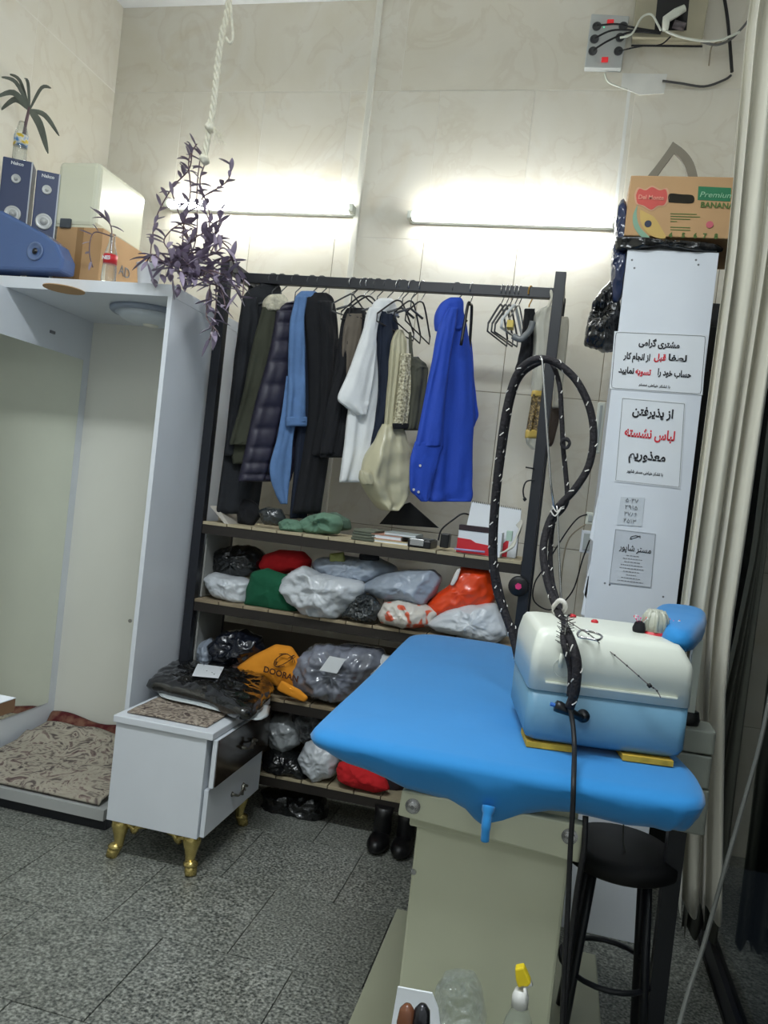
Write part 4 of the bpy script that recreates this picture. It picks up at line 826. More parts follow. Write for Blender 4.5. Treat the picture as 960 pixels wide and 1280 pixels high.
# carabiner and chain string on top
ch = [PP(u, v, O, V((0, 0, 1))) if 0 else PZ(u, v, TZ + .006) for u, v in [(722, 792), (727, 788), (740, 790), (752, 795), (748, 800), (735, 798), (724, 796)]]
tag(obj('carabiner', MB().tube(spline(ch + ch[:1], 5), .0024, 7), steel, smooth=True), 'oval steel carabiner lying on the generator cover', 'carabiner')
st = [PZ(710, 776, TZ + .008), PZ(725, 786, TZ + .006), PZ(738, 794, TZ + .005)] + [PY(u, v, y) for u, v, y in [(752, 806, 1.66), (772, 822, 1.635), (795, 842, 1.632), (812, 857, 1.634), (820, 862, 1.634), (826, 872, 1.634)]]
tg = thing('beaded_string', 'thin beaded string running down the generator front', 'string', tuple(st[-1]))
obj('cord', MB().tube(spline(st, 6), .0012, 5), mat('grey_string', (120, 112, 110), .7), tg)
sp2 = spline(st, 6)
for k in range(3, len(sp2) - 2, 4): obj('bead', MB().lathe([(.0005, -.002), (.0024, 0), (.0005, .002)], sp2[k], 8), black, tg, smooth=True)
obj('bead', MB().lathe([(.001, -.005), (.006, 0), (.001, .005)], PY(812, 857, 1.63), 12), black, tg, smooth=True)
# curly pick brush in front
br_ = thing('lint_brush', 'small wire brush with white handle clipped on the generator front', 'brush', tuple(GP(.06, -.01, zt + .06)))
obj('handle', MB().tube([GP(.055, -.008, zt + .052), GP(.056, -.008, zt + .080)], .0042, 10), genwhite, br_, smooth=True)
obj('shaft', MB().tube([GP(.056, -.008, zt + .078), GP(.058, -.008, zt + .16)], .0016, 6), steel, br_)
wb_ = MB()
for k in range(46):
    zz = zt + .095 + .062 * k / 46; a_ = k * 2.4; wb_.tube([GP(.057, -.008, zz), GP(.057, -.008, zz) + V((math.cos(a_) * .018, math.sin(a_) * .008 - .004, .006))], .0009, 4)
obj('bristles', wb_, MT['black_plastic'], br_)['kind'] = 'stuff'

# ------------------------------------------------------------------ steam hose, rod and cables
def hose(name, label, pts, r, cat='hose', flecks=True, grp=None):
    P_ = spline(pts, 7); t = thing(name, label, cat, tuple(P_[-1]), grp)
    obj('tube', MB().tube(P_, r, 12), hosem, t, smooth=True)
    if flecks:
        fm = MB(); L_ = 0; d0 = None; up = V((0, 1, 0)); seg = []
        fine = spline(pts, 28)
        acc = 0
        for i in range(len(fine) - 1):
            d = (fine[i + 1] - fine[i]); l = d.length; acc += l
            dn = d.normalized(); up = (up - up.dot(dn) * dn).normalized(); w = dn.cross(up); a_ = acc * 110
            on = (acc % .021) < .010
            if on: seg.append(fine[i] + (up * math.cos(a_) + w * math.sin(a_)) * r * 1.0)
            else:
                if len(seg) > 1: fm.tube(seg, .0015, 5)
                seg = []
        if len(seg) > 1: fm.tube(seg, .0015, 5)
        obj('tracer_thread', fm, whitethread, t)['kind'] = 'stuff'
    return t
A1 = [(652, 852, 1.98), (650, 838, 2.0), (642, 800, 2.03), (630, 765, 2.05), (620, 735, 2.06), (615, 690, 2.06), (617, 640, 2.05), (624, 570, 2.04), (633, 510, 2.03), (645, 470, 2.02), (662, 452, 2.01), (682, 449, 2.0), (702, 458, 2.0), (722, 478, 2.0), (737, 510, 2.0), (742, 545, 2.0), (736, 582, 2.0), (718, 612, 2.0), (696, 636, 2.0), (684, 660, 1.99), (679, 690, 1.97), (684, 725, 1.94), (694, 755, 1.89), (703, 778, 1.80)]
tail1 = [(708, 788, 1.66), (714, 802, 1.61), (721, 828, 1.59), (719, 862, 1.59), (712, 884, 1.60)]
hose('steam_hose', 'thick black braided steam hose with white flecks, looping over the table', [PY(u, v, y) for u, v, y in A1 + tail1], .0095)
A2 = [(656, 858, 2.0), (648, 800, 2.04), (634, 768, 2.06), (623, 725, 2.07), (619, 690, 2.08), (622, 625, 2.07), (630, 560, 2.05), (640, 500, 2.05), (652, 470, 2.04), (672, 455, 2.03), (688, 452, 2.03), (699, 480, 2.02), (702, 520, 2.02), (704, 560, 2.02), (707, 590, 2.02), (709, 622, 2.02), (704, 636, 2.03), (692, 652, 2.03), (688, 690, 2.01), (690, 725, 1.98), (699, 757, 1.92), (704, 778, 1.85), (704, 790, 1.66), (705, 806, 1.60), (713, 836, 1.60), (712, 870, 1.60)]
hose('steam_hose', 'thinner flecked black hose inside the large loop, with a knot', [PY(u, v, y) for u, v, y in A2], .0062)
tag(obj('hose_knot', MB().tube(spline([PY(u, v, 2.0) for u, v in [(702, 552), (708, 548), (712, 554), (708, 560), (702, 556), (704, 549), (711, 551)]], 5), .004, 8), hosem, smooth=True), 'dark tie knotted around the thin hose', 'knot')
rd = thing('support_rod', 'thin bent steel rod holding up the steam hose', 'rod', tuple(PY(704, 778, 1.95)))
obj('upper_rod', MB().tube([PY(676, 444, 1.99), PY(678, 452, 1.985), PY(688, 600, 1.985), PY(693, 637, 1.985)], .0028, 8), steel, rd, smooth=True)
obj('lower_rod', MB().tube([PY(696, 632, 1.98), PY(697, 640, 1.98), PY(699, 700, 1.97), PY(702, 762, 1.95), PY(703, 776, 1.94)], .0026, 8), steel, rd, smooth=True)
obj('tie', MB().tube(spline([PY(u, v, 1.975) for u, v in [(690, 632), (696, 640), (702, 634), (694, 645), (688, 638)]], 4), .0018, 6), whitethread, rd)
tag(obj('white_ring', MB().tube(spline([PY(u, v, y) for u, v, y in [(692, 758, 1.86), (700, 750, 1.84), (707, 756, 1.84), (704, 764, 1.86), (694, 766, 1.88), (692, 758, 1.86)]], 5), .005, 8), whitethread, smooth=True), 'white rubber ring binding the hoses above the generator', 'ring')
pc1 = [PY(u, v, y) for u, v, y in [(712, 886, 1.597), (716, 905, 1.585), (718, 935, 1.55), (717, 975, 1.44), (716, 1010, 1.43), (713, 1060, 1.43), (710, 1130, 1.43), (706, 1200, 1.42), (704, 1250, 1.42), (702, 1300, 1.42)]]
tag(obj('power_cable', MB().tube(spline(pc1, 6), .0048, 8), blackrub, smooth=True), 'black cable hanging down the table front from the generator', 'cable')
pc2 = [PY(u, v, y) for u, v, y in [(732, 1020, 1.52), (730, 1060, 1.5), (722, 1110, 1.5), (714, 1170, 1.5), (708, 1230, 1.49), (704, 1300, 1.48)]]
tag(obj('power_cable', MB().tube(spline(pc2, 6), .0055, 8), blackrub, smooth=True), 'second black cable along the right edge of the column', 'cable')
tag(obj('thin_cable', MB().tube(spline([PY(u, v, 3.31) for u, v in [(737, 675), (728, 700), (715, 740), (690, 762), (668, 752), (668, 730), (680, 710), (706, 668), (722, 648), (734, 643)]], 6), .003, 7), blackrub, smooth=True), 'thin black cable looping on the wall left of the notice cabinet', 'cable')
tag(obj('thin_cable', MB().tube(spline([PY(u, v, 3.32) for u, v in [(700, 745), (704, 700), (712, 672), (732, 655)]], 6), .003, 7), mat('tan_cable', (150, 140, 118), .6), smooth=True), 'thin tan cable on the wall left of the notice cabinet', 'cable')
# alarm / clothes dryer speaker with pink dot at right of shelf 2
pk = thing('round_speaker', 'round black device with a pink centre on the right rack post', 'device', tuple(PY(647, 735, 2.97)))
p = PY(648, 733, 2.96); obj('body', MB().lathe([(.038, 0), (.038, .016), (.03, .02)], (p.x, 2.979, p.z), 24, (0, -1, 0)), black, pk, smooth=True)
obj('pink_centre', MB().lathe([(.013, 0), (.012, .003)], (p.x, 2.958, p.z), 6, (0, -1, 0)), mat('pink_plastic', (220, 60, 120), .5), pk)
sm = PY(658, 608, 3.0)
tag(obj('rail_hook', MB().tube(spline([PY(668, 600, 2.975), PY(658, 602, 2.97), PY(654, 612, 2.965), PY(655, 622, 2.965)], 5), .003, 7).lathe([(.002, -.008), (.008, 0), (.002, .008)], PY(656, 624, 2.965), 10).tube([PY(657, 584, 2.975), PY(668, 586, 2.975)], .003, 6), black, smooth=True), 'small black hook hanging on the right rack post', 'hook')

# ------------------------------------------------------------------ tall notice cabinet
CX0, CX1, CY, CZ = .100, .378, 2.66, 2.225
cbn = thing('tall_cabinet', 'tall narrow white laminate cabinet covered with notices', 'cabinet', ((CX0 + CX1) / 2, CY + .15, 0))
obj('front_panel', MB().box((CX0, CY, .001), (CX1, CY + .018, CZ)), whitelam, cbn, bevel=.001)
obj('side_panel', MB().box((CX0 + .002, CY + .019, .001), (CX0 + .02, CY + .34, CZ - .004)), whitelam, cbn)
obj('side_panel', MB().box((CX1 - .02, CY + .019, .001), (CX1 - .002, CY + .34, CZ - .004)), whitelam, cbn)
obj('top_board', MB().box((CX0 + .0, CY + .0185, CZ - .003), (CX1, CY + .34, CZ + .012)), whitelam, cbn)
for u, v in ((790, 325), (793, 335), (870, 325), (873, 331), (762, 731), (756, 729), (829, 746)):
    p = PY(u, v, CY); obj('screw', MB().lathe([(.0035, 0), (.003, .001)], p, 8, (0, -1, 0)), mat('screw_grey', (110, 112, 116), .5), cbn)
def sign(name, label, corners, y, m):
    q = [PY(u, v, y) for u, v in corners]; c = sum(q, V()) / 4; t = thing(name, label, 'notice', tuple(c), 'notices on the tall cabinet')
    obj('sheet', MB().prism(q, (0, -.0012, 0)), m, t)
    return t, q
def frame_line(t, q, ins, m, w=.0014, rnd=0):
    tl, tr, br, bl = q; c = sum(q, V()) / 4; c_ = [p + (c - p).normalized() * ins for p in q]
    if rnd:
        pts = []
        for i in range(4):
            p0, p1, p2 = c_[i - 1], c_[i], c_[(i + 1) % 4]
            a_ = p1 + (p0 - p1).normalized() * rnd; b_ = p1 + (p2 - p1).normalized() * rnd
            pts += [a_, p1 * .5 + (a_ + b_) * .25 + (p1 - (a_ + b_) / 2) * .2, b_]
        c_ = pts
    c_ = [p + V((0, -.0018, 0)) for p in c_]; mb = MB()
    for i in range(len(c_)): mb.bar(c_[i], c_[(i + 1) % len(c_)], w, .0006)
    obj('border', mb, m, t)
t, q = sign('notice_sheet', 'upper Persian notice with a rounded border and two red words', [(768, 414), (884, 419), (878, 494), (762, 486)], CY - .001, paper)
frame_line(t, q, .006, ink, rnd=.012)
R_ = V((1, 0, -.02)); U_ = V((0, 0, 1)); yy = CY - .0035
def fa_line(u, v, s, size, m, t, width, bold=.0010, nm='lettering'): return text(nm, s, size, PY(u, v, yy), R_, U_, m, t, bold=bold, width=width, fa=True)
ppm = (CX1 - CX0) / 115
fa_line(824, 430, 'مشتری گرامی', .028, ink, t, 52 * ppm)
fa_line(847, 448, 'لطفا', .028, ink, t, 23 * ppm); fa_line(825, 447, 'قبل', .027, redink, t, 15 * ppm); fa_line(796, 446, 'از انجام کار', .028, ink, t, 34 * ppm)
fa_line(843, 467, 'حساب خود را', .028, ink, t, 42 * ppm); fa_line(804, 465, 'تسویه', .027, redink, t, 20 * ppm); fa_line(783, 463, 'نمایید', .027, ink, t, 20 * ppm)
fa_line(818, 482, 'با تشکر خیاطی مستر', .012, ink, t, 40 * ppm, .0002)
t, q = sign('notice_sheet', 'middle Persian notice with one large red line', [(777, 496), (857, 503), (850, 611), (768, 602)], CY - .001, paper)
frame_line(t, q, .006, greyink)
fa_line(816, 516, 'از پذیرفتن', .038, ink, t, 52 * ppm, .0013); fa_line(812, 543, 'لباس نشسته', .042, redink, t, 64 * ppm, .0013); fa_line(809, 570, 'معذوریم', .040, ink, t, 47 * ppm, .0013)
fa_line(806, 591, 'با تشکر خیاطی مستر شاپور', .013, ink, t, 46 * ppm, .0003)
t, q = sign('notice_sheet', 'small faded paper with four rows of handwritten numbers', [(776, 621), (806, 622), (802, 658), (771, 656)], CY - .001, mat('faded_paper', (204, 210, 216), .8))
for k, s in enumerate(('۵۰۴۷', '۲۹۱۵', '۳۷۸۶', '۴۵۱۳')): text('numbers', s, .019, PY(790 - k, 626 + k * 8.5, yy), R_, U_, greyink, t, width=16 * ppm)
t, q = sign('notice_sheet', 'lowest notice, a printed tailor flyer with emblem and fine print', [(769, 661), (820, 667), (814, 735), (761, 729)], CY - .001, mat('grey_paper', (200, 205, 212), .8))
frame_line(t, q, .003, greyink, .001)
em = MB()
for k in range(5): a_ = k * 1.25; em.tube(spline([PY(794, 672, yy) + V((math.cos(a_ + w) * .016, 0, math.sin(a_ * 1.4 + w) * .007)) for w in (0, .8, 1.6)], 4), .0008, 5)
obj('emblem', em, ink, t)
fa_line(794, 686, 'مستر شاپور', .028, ink, t, 41 * ppm, .0002)
fp = MB()
for k in range(9):
    w = [.04, .06, .05, .07, .075, .05, .03, .06, .08][k]; c = PY(791 - k * .4, 695 + k * 4, yy)
    x = -w / 2
    while x < w / 2: l = random.uniform(.003, .009); fp.box((c.x + x, yy, c.z - .001), (c.x + min(x + l, w / 2), yy + .0005, c.z + .001)); x += l + .002
obj('fine_print', fp, greyink, t)['kind'] = 'stuff'
# papers and switches at its left
for k, (pts, lb) in enumerate([([(757, 596), (752, 600), (737, 672), (744, 680), (752, 640)], 'strip of pale paper pinned on the cabinet side, topmost'), ([(741, 690), (748, 694), (738, 760), (729, 740)], 'pale paper strip hanging low on the cabinet side'), ([(735, 720), (741, 722), (733, 770), (726, 768)], 'lowest white paper strip beside the cabinet foot')]):
    tag(obj('paper_strip', MB().prism([PY(u, v, 2.72) for u, v in pts], (0, .003, 0)), paper), lb, 'paper')
for (u0, v0, u1, v1, lb, m) in ((740, 504, 757, 566, 'cream switch plate on the wall right of the hose loop', genwhite), (731, 641, 744, 655, 'small cream wall socket left of the cabinet', genwhite), (724, 664, 742, 690, 'bluish white plug box on the wall left of the cabinet', whitelam)):
    a = PY(u0, v1, 3.33); b = PY(u1, v0, 3.33); t = thing('wall_switch', lb, 'switch', ((a.x + b.x) / 2, 3.337, a.z), 'switches on the back wall')
    obj('plate', MB().box((a.x, 3.315, a.z), (b.x, 3.3375, b.z)), m, t, bevel=.003); obj('rocker', MB().box((a.x + .01, 3.31, a.z + .012), (b.x - .01, 3.315, b.z - .012)), mat('pale_grey', (180, 186, 184), .4), t, bevel=.001)
# plastic bags draped at the cabinet top
bag('plastic_bag', 'crumpled black plastic bag hanging left of the notice cabinet', 'bag', [(742, 380), (752, 366), (764, 355), (772, 360), (774, 400), (768, 436), (752, 440), (732, 428), (736, 400)], 2.78, .05, blackbag, 31, wr=.02, ws=26)
bag('plastic_sheet', 'dark blue-black plastic draped down the top left of the notice cabinet', 'plastic', [(772, 262), (781, 250), (786, 300), (782, 340), (776, 372), (766, 380), (764, 330)], 2.72, .03, mat('blue_black_film', (44, 54, 84), .25, var=.3, coat=.5), 32, wr=.012, ws=24)
liner = MB(); q = [(768, 296), (800, 298), (850, 302), (905, 306), (903, 318), (880, 317), (850, 313), (815, 309), (780, 307), (770, 318)]
tag(obj('plastic_sheet', px_pillow(q, 2.67, .02, seed=4, wr=.014, ws=40, N=120, R=24), blackbag, smooth=True), 'crinkled black plastic laid between the banana box and the cabinet', 'plastic')
# banana box
bx = thing('banana_box', 'brown cardboard banana box on top of the tall cabinet', 'box', (.24, 2.8, 2.27))
Q = [PY(u, v, 2.655) for u, v in [(778, 298), (912, 300), (914, 221), (789, 220)]]
zb, ztp = 2.268, 2.462; bx0, bx1 = .083, .46
obj('carton', MB().box((bx0, 2.655, zb), (bx1, 2.97, ztp)), cardm, bx, bevel=.003)
yb = 2.6545
def sm(pts, n=5): return [(p.x, p.y) for p in spline([V((u, v, 0)) for u, v in pts + pts[:1]], n)[:-1]]
def flat(pts, m, nm, par, y=None, th=.0008, k=0): return obj(nm, MB().prism([PY(u, v, (y or yb) - .0004 * k) for u, v in pts], (0, -th, 0)), m, par)
hole = [(836 + 0, 253), (835, 247), (838, 242), (852, 243), (865, 244), (868, 249), (865, 254), (850, 254)]
flat(sm(hole), mat('box_inside', (40, 36, 26), .9), 'hand_hole', bx)
red_l = [(795, 244), (799, 236), (807, 238), (815, 234), (824, 238), (832, 237), (834, 247), (830, 256), (822, 257), (814, 262), (805, 257), (797, 254)]
flat(sm([(814 + (u - 814) * 1.12, 248 + (v - 248) * 1.14) for u, v in red_l]), mat('pale_outline', (206, 160, 130), .8), 'logo_edge', bx)
flat(sm(red_l), mat('logo_red', (200, 84, 76), .7), 'logo', bx, k=2)
text('lettering', 'Del Monte', .02, PY(814, 247, yb - .003), (1, 0, -.02), U_, mat('logo_letter', (224, 150, 130), .7), bx, bold=.0004, width=.078)
flat(sm([(797, 256), (791, 270), (793, 285), (803, 297), (812, 297), (800, 284), (796, 270)]), mat('teal_print', (132, 166, 142), .8), 'stripe', bx, k=1)
flat(sm([(800, 262), (808, 266), (818, 272), (826, 284), (832, 297), (820, 297), (808, 290), (801, 278)]), mat('banana_yellow', (200, 168, 100), .8), 'banana', bx, k=1)
flat([(873, 233), (914, 235), (913, 252), (872, 250)], mat('box_green', (52, 120, 84), .8), 'green_panel', bx)
text('lettering', 'Premium', .024, PY(896, 244, yb - .002), (1, 0, -.02), U_, mat('mint_letter', (150, 196, 160), .8), bx, width=.100, italic=.2)
text('lettering', 'BANANAS', .024, PY(899, 257, yb - .002), (1, 0, -.02), U_, mat('green_letter', (86, 112, 60), .8), bx, width=.11, bold=.0006)
for k, (u, s) in enumerate(((838, '4'), (854, '5'), (869, '6'), (881, '7'), (895, '8'))): text('number', s, .022, PY(u, 294 + k * .4, yb - .002), (1, 0, 0), U_, MT['green_letter'], bx, bold=.0008)
for u, v, m in ((810, 280, mat('dark_dot', (60, 66, 84), .8)), (887, 281, mat('pink_dot', (196, 100, 110), .8))):
    p = PY(u, v, yb); obj('vent_hole', MB().lathe([(.011, 0), (.011, .001)], (p.x, 2.6530, p.z), 20, (0, -1, 0)), m, bx)
fp = MB()
for k in range(6):
    c = PY(838, 267 + k * 3.2 + (4 if k > 3 else 0), yb - .001); w = (.08, .09, .06, .02, .06, .06)[k]; fp.box((c.x, yb - .001, c.z - .0012), (c.x + w, yb, c.z + .0012))
obj('fine_print', fp, MT['green_letter'], bx)['kind'] = 'stuff'
# ribbon arch behind the box
aro = spline([PY(u, v, 2.82) for u, v in [(801, 249), (806, 226), (820, 207), (834, 188), (841, 177)]], 4) + spline([PY(u, v, 2.82) for u, v in [(841, 177), (856, 188), (867, 203), (873, 226), (874, 249)]], 4)
ari = spline([PY(u, v, 2.82) for u, v in [(862, 249), (861, 226), (856, 208), (850, 198), (843, 191)]], 4) + spline([PY(u, v, 2.82) for u, v in [(843, 191), (834, 203), (826, 214), (819, 226), (814, 249)]], 4)
mb = MB(); ari = ari[::-1]
for i in range(len(aro) - 1): mb.prism([aro[i], aro[i + 1], ari[i + 1], ari[i]], (0, .012, 0)) if (aro[i + 1] - aro[i]).length > 1e-4 else None
tag(obj('strap_handle', mb, mat('grey_strap', (128, 122, 108), .7)), 'grey pointed strap handle standing up behind the banana box', 'strap')

# ------------------------------------------------------------------ curtain and things by it
def curtain(name, label, zt, zb, xs, y0, amp, nf, m, skew):
    K = 40; N_ = nf * 14; top = []
    for i in range(K + 1):
        z = zt + (zb - zt) * i / K
        xl = skew(z)[0]; xr = skew(z)[1]
        for j in range(N_ + 1):
            s = j / N_; ph = s * nf * 2 * PI + .5 * noise.noise(V((s * 5, z * .8, 3))); a_ = amp * (.75 + .5 * noise.noise(V((s * 6, z * .7, 9))))
            top.append(V((xl + (xr - xl) * s + .01 * math.sin(ph * .5 + 1) , y0 + a_ * math.sin(ph) + .012 * noise.noise(V((s * 20, z * 2, 5))), z + (.012 * math.sin(ph) if i == K else 0))))
    k = len(top); bot = [p + V((0, .004, 0)) for p in top]; w = N_ + 1; f = []
    for i in range(K):
        for j in range(N_):
            a_ = i * w + j; qd = (a_, a_ + 1, a_ + w + 1, a_ + w); f += [qd, tuple(x + k for x in qd[::-1])]
    for j in range(N_): f += [(j, j + k, j + 1 + k, j + 1), (K * w + j, K * w + j + 1, K * w + j + 1 + k, K * w + j + k)]
    for i in range(K): f += [(i * w, i * w + w, i * w + w + k, i * w + k), (i * w + N_, i * w + N_ + k, i * w + w + N_ + k, i * w + w + N_)]
    return tag(obj(name, MB().add(top + bot, f), m, smooth=True), label, 'curtain')
def lerp_tab(tab, z):
    for (z0_, a_, b_), (z1_, c_, d_) in zip(tab, tab[1:]):
        if z0_ >= z >= z1_: f_ = (z0_ - z) / (z0_ - z1_); return a_ + (c_ - a_) * f_, b_ + (d_ - b_) * f_
    return tab[-1][1:]
CT = [(3.4, .34, .50), (2.73, .325, .50), (2.1, .345, .50), (1.1, .335, .475), (.9, .36, .48), (.29, .415, .54)]
curtain('curtain', 'long cream curtain gathered beside the notice cabinet', 3.35, .29, None, 2.34, .040, 4, curtm, lambda z: lerp_tab(CT, z))
CT2 = [(3.4, .555, .575), (1.3, .55, .575), (1.0, .52, .573), (.6, .47, .572), (.15, .47, .572)]
curtain('curtain', 'stand-in for the dim curtain reflection in the dark window at the right edge', 3.35, .15, None, 2.5, .02, 4, mat('dim_reflection_cloth', (84, 86, 78), .9), lambda z: lerp_tab(CT2, z))  # added sheet, its dim grey stands in for the curtain's reflection in the glass
tag(obj('grey_cord', MB().tube(spline([PY(964, 860, 1.7), PY(950, 930, 1.65), PY(925, 1020, 1.6), PY(905, 1090, 1.55), PY(880, 1180, 1.5), PY(862, 1235, 1.45), (PY(848, 1285, 1.4))], 5), .004, 7), mat('grey_cord_m', (84, 86, 82), .8)), 'slack grey cord slanting across the dark lower right corner', 'cord')
tag(obj('loose_string', MB().tube(spline([PY(u, v, 2.0) for u, v in [(780, 1020), (779, 1050), (782, 1065), (789, 1078)]], 6), .002, 6), mat('grey_cord_m', (128, 130, 124), .8)), 'short grey string hanging under the right end of the table', 'cord')
# stool in the dark
stl = thing('stool', 'black stool standing in the dark to the right of the table column', 'stool', (.34, 2.0, 0))
sc0 = PZ(775, 1068, .52)
blm = mat('black_seat', (20, 20, 22), .6)
obj('seat', MB().lathe([(.13, 0), (.145, .01), (.145, .035), (.12, .05), (.02, .055)], (sc0.x, sc0.y, .50), 32), blm, stl, smooth=True)
for a_ in (PI * .25, PI * .75, PI * 1.25, PI * 1.75): obj('leg', MB().tube([(sc0.x + .09 * math.cos(a_), sc0.y + .09 * math.sin(a_), .5), (sc0.x + .14 * math.cos(a_), sc0.y + .14 * math.sin(a_), .0)], .011, 10), blackmetal, stl, smooth=True)
obj('ring', MB().tube([(sc0.x + .115 * math.cos(k * PI / 12), sc0.y + .115 * math.sin(k * PI / 12), .24) for k in range(25)], .007, 8), blackmetal, stl, smooth=True)

# ------------------------------------------------------------------ things on the table base
pz = .056
crd = thing('card_carton', 'small open white carton on the table base', 'box', tuple(PZ(520, 1270, .2)))
q = [PY(u, v, 1.30) for u, v in [(497, 1234), (540, 1242), (548, 1262), (552, 1300), (486, 1300)]]
obj('flap', MB().prism(q, (0, .004, 0)), paper, crd); c0 = q[4]; c1 = q[3]
obj('tray', MB().box((c0.x, 1.16, pz), (c1.x, 1.30, c0.z)), paper, crd)
for u, lb, m in ((508, 'brown ceramic egg-shaped weight in the white carton', mat('brown_glaze', (110, 70, 50), .25)), (527, 'dark steel egg-shaped weight in the white carton', mat('dark_steel', (70, 70, 74), .2, metal=.8))):
    c = PY(u, 1272, 1.2); tag(obj('weight', MB().lathe([(.002, -.05), (.012, -.04), (.0145, -.01), (.012, .012), (.006, .02), (.001, .022)], c, 16), m, smooth=True), lb, 'weight')
    tag
bag('plastic_bag', 'crumpled clear plastic bag against the front of the table column', 'bag', [(545, 1262), (548, 1235), (556, 1222), (570, 1218), (590, 1222), (600, 1240), (605, 1262), (602, 1300), (548, 1300)], 1.43, .05, mat('clear_crumpled_film', (196, 206, 206), .15, trans=.85, alpha=.6, coat=.6), 40, wr=.02, ws=26)
spb = thing('spray_bottle', 'clear spray bottle with a yellow trigger head by the column', 'bottle', tuple(PY(655, 1300, 1.43)))
c = PY(650, 1262, 1.43); zc = c.z
obj('bottle', MB().lathe([(.03, zc - .28 - (c.z - zc)), (.033, zc - .2), (.03, zc - .04), (.016, zc - .015), (.012, zc + .006)] if 0 else [(.03, pz), (.034, pz + .02), (.034, zc - .06), (.024, zc - .02), (.014, zc + .004), (.012, zc + .012)], (c.x, 1.43, 0), 24), mat('clear_bottle', (210, 220, 214), .1, trans=.85, alpha=.7), spb, smooth=True)
ct = PY(650, 1252, 1.43); obj('collar', MB().lathe([(.015, 0), (.015, .018), (.011, .03)], (ct.x, 1.43, zc + .006), 18), mat('white_cap_m', (220, 220, 216), .4), spb, smooth=True)
q = [PY(u, v, 1.43) for u, v in [(644, 1208), (655, 1206), (664, 1226), (660, 1231), (654, 1230), (648, 1232), (645, 1222)]]
obj('trigger_head', MB().prism([p - V((0, .009, 0)) for p in q], (0, .018, 0)), mat('yellow_trigger', (232, 204, 40), .4), spb, bevel=.003)
obj('nozzle', MB().tube([PY(656, 1232, 1.43), PY(664, 1228, 1.43)], .006, 10), MT['white_cap_m'], spb, smooth=True)
obj('trigger', MB().tube([PY(656, 1234, 1.425), PY(657, 1255, 1.42)], .0035, 8), MT['white_cap_m'], spb, smooth=True)

# ------------------------------------------------------------------ desk corner at left edge
dk = thing('desk', 'corner of a white topped desk with brown edge at the left frame edge', 'desk', (-1.6, 1.5, 0))
pd = PZ(20, 872, .75)
obj('top', MB().box((-2.25, 1.0, .748), (pd.x, pd.y, .75)), whitelam, dk)
obj('edge', MB().box((-2.25, 1.0, .716), (pd.x - .0005, pd.y - .0005, .7478)), mat('brown_edge', (136, 104, 78), .6), dk)
for x in (-2.2,):
    for y in (1.05, 1.6): obj('leg', MB().box((x - .02, y - .02, 0), (x + .02, y + .02, .715)), blackmetal, dk)

# ------------------------------------------------------------------ on top of the booth
zt = ZT + .001
navyb = mat('navy_lacquer', (52, 64, 98), .3, var=.03)
def speaker(u0, v0, u1, v1, y, lb, rz=.5):
    a = PY(u0, (v0 + 340) / 2, y); b = PY(u1, (v0 + 340) / 2, y); z1 = PY((u0 + u1) / 2, v0, y).z; cx = (a.x + b.x) / 2; w = b.x - a.x
    t = thing('loudspeaker', lb, 'loudspeaker', (cx, y + .03, zt), 'pair of navy loudspeakers'); t.rotation_euler = (0, 0, rz)
    obj('cabinet', MB().box((a.x, y, zt), (b.x, y + .09, z1)), navyb, t, bevel=.004)
    h = z1 - zt
    for fr, r1 in ((.84, .018), (.56, .032)):
        cz = zt + h * fr
        obj('driver', MB().lathe([(r1, 0), (r1 * .98, .005), (r1 * .8, .003), (r1 * .45, -.001), (r1 * .4, .004), (r1 * .1, .010)], (cx, y - .0005, cz), 28, (0, -1, 0)), mat('silver_cone', (196, 198, 196), .35, metal=.2), t, smooth=True)
    text('lettering', 'Nakco', .018, (cx, y - .002, z1 - .02), (1, 0, 0), U_, paper, t, bold=.0004)
    obj('silver_edge', MB().box((b.x - .004, y - .003, zt + .004), (b.x + .001, y, z1 - .003)), mat('silver_strip', (190, 196, 206), .3), t)
    return t
speaker(-4, 198, 26, 200, 2.775, 'taller-looking navy loudspeaker at the left on top of the booth')
speaker(38, 214, 62, 216, 2.775, 'navy loudspeaker right of the first, beside the domed cover')
# blue subwoofer lying (rounded box)
sb = thing('subwoofer', 'large glossy blue subwoofer box at the top left booth corner', 'subwoofer', (-2.1, 2.7, zt))
bl1 = mat('blue_gloss', (84, 108, 156), .2, var=.04)
# a tapering rounded body: front face towards the camera
q = [PY(u, v, 2.66) for u, v in [(-30, 336), (76, 339), (78, 322), (70, 304), (52, 290), (30, 278), (0, 262), (-30, 258)]]
q = [V((max(p.x, XL + .02), p.y, max(p.z, zt))) for p in q]
obj('body', MB().prism(q, (0, .09, 0)), bl1, sb, bevel=.012)
c = PY(44, 314, 2.658)
pt = MB().lathe([(.036, 0), (.036, .006), (.03, .008), (.026, .002), (.004, .0)], (c.x, 2.661, c.z), 28, (0, -1, 0)); obj('bass_port', pt, mat('blue_ring', (104, 124, 164), .25), sb, smooth=True)
obj('port_slot', MB().lathe([(.012, 0), (.004, .006)], (c.x, 2.655, c.z), 16, (0, -1, 0)), black, sb)
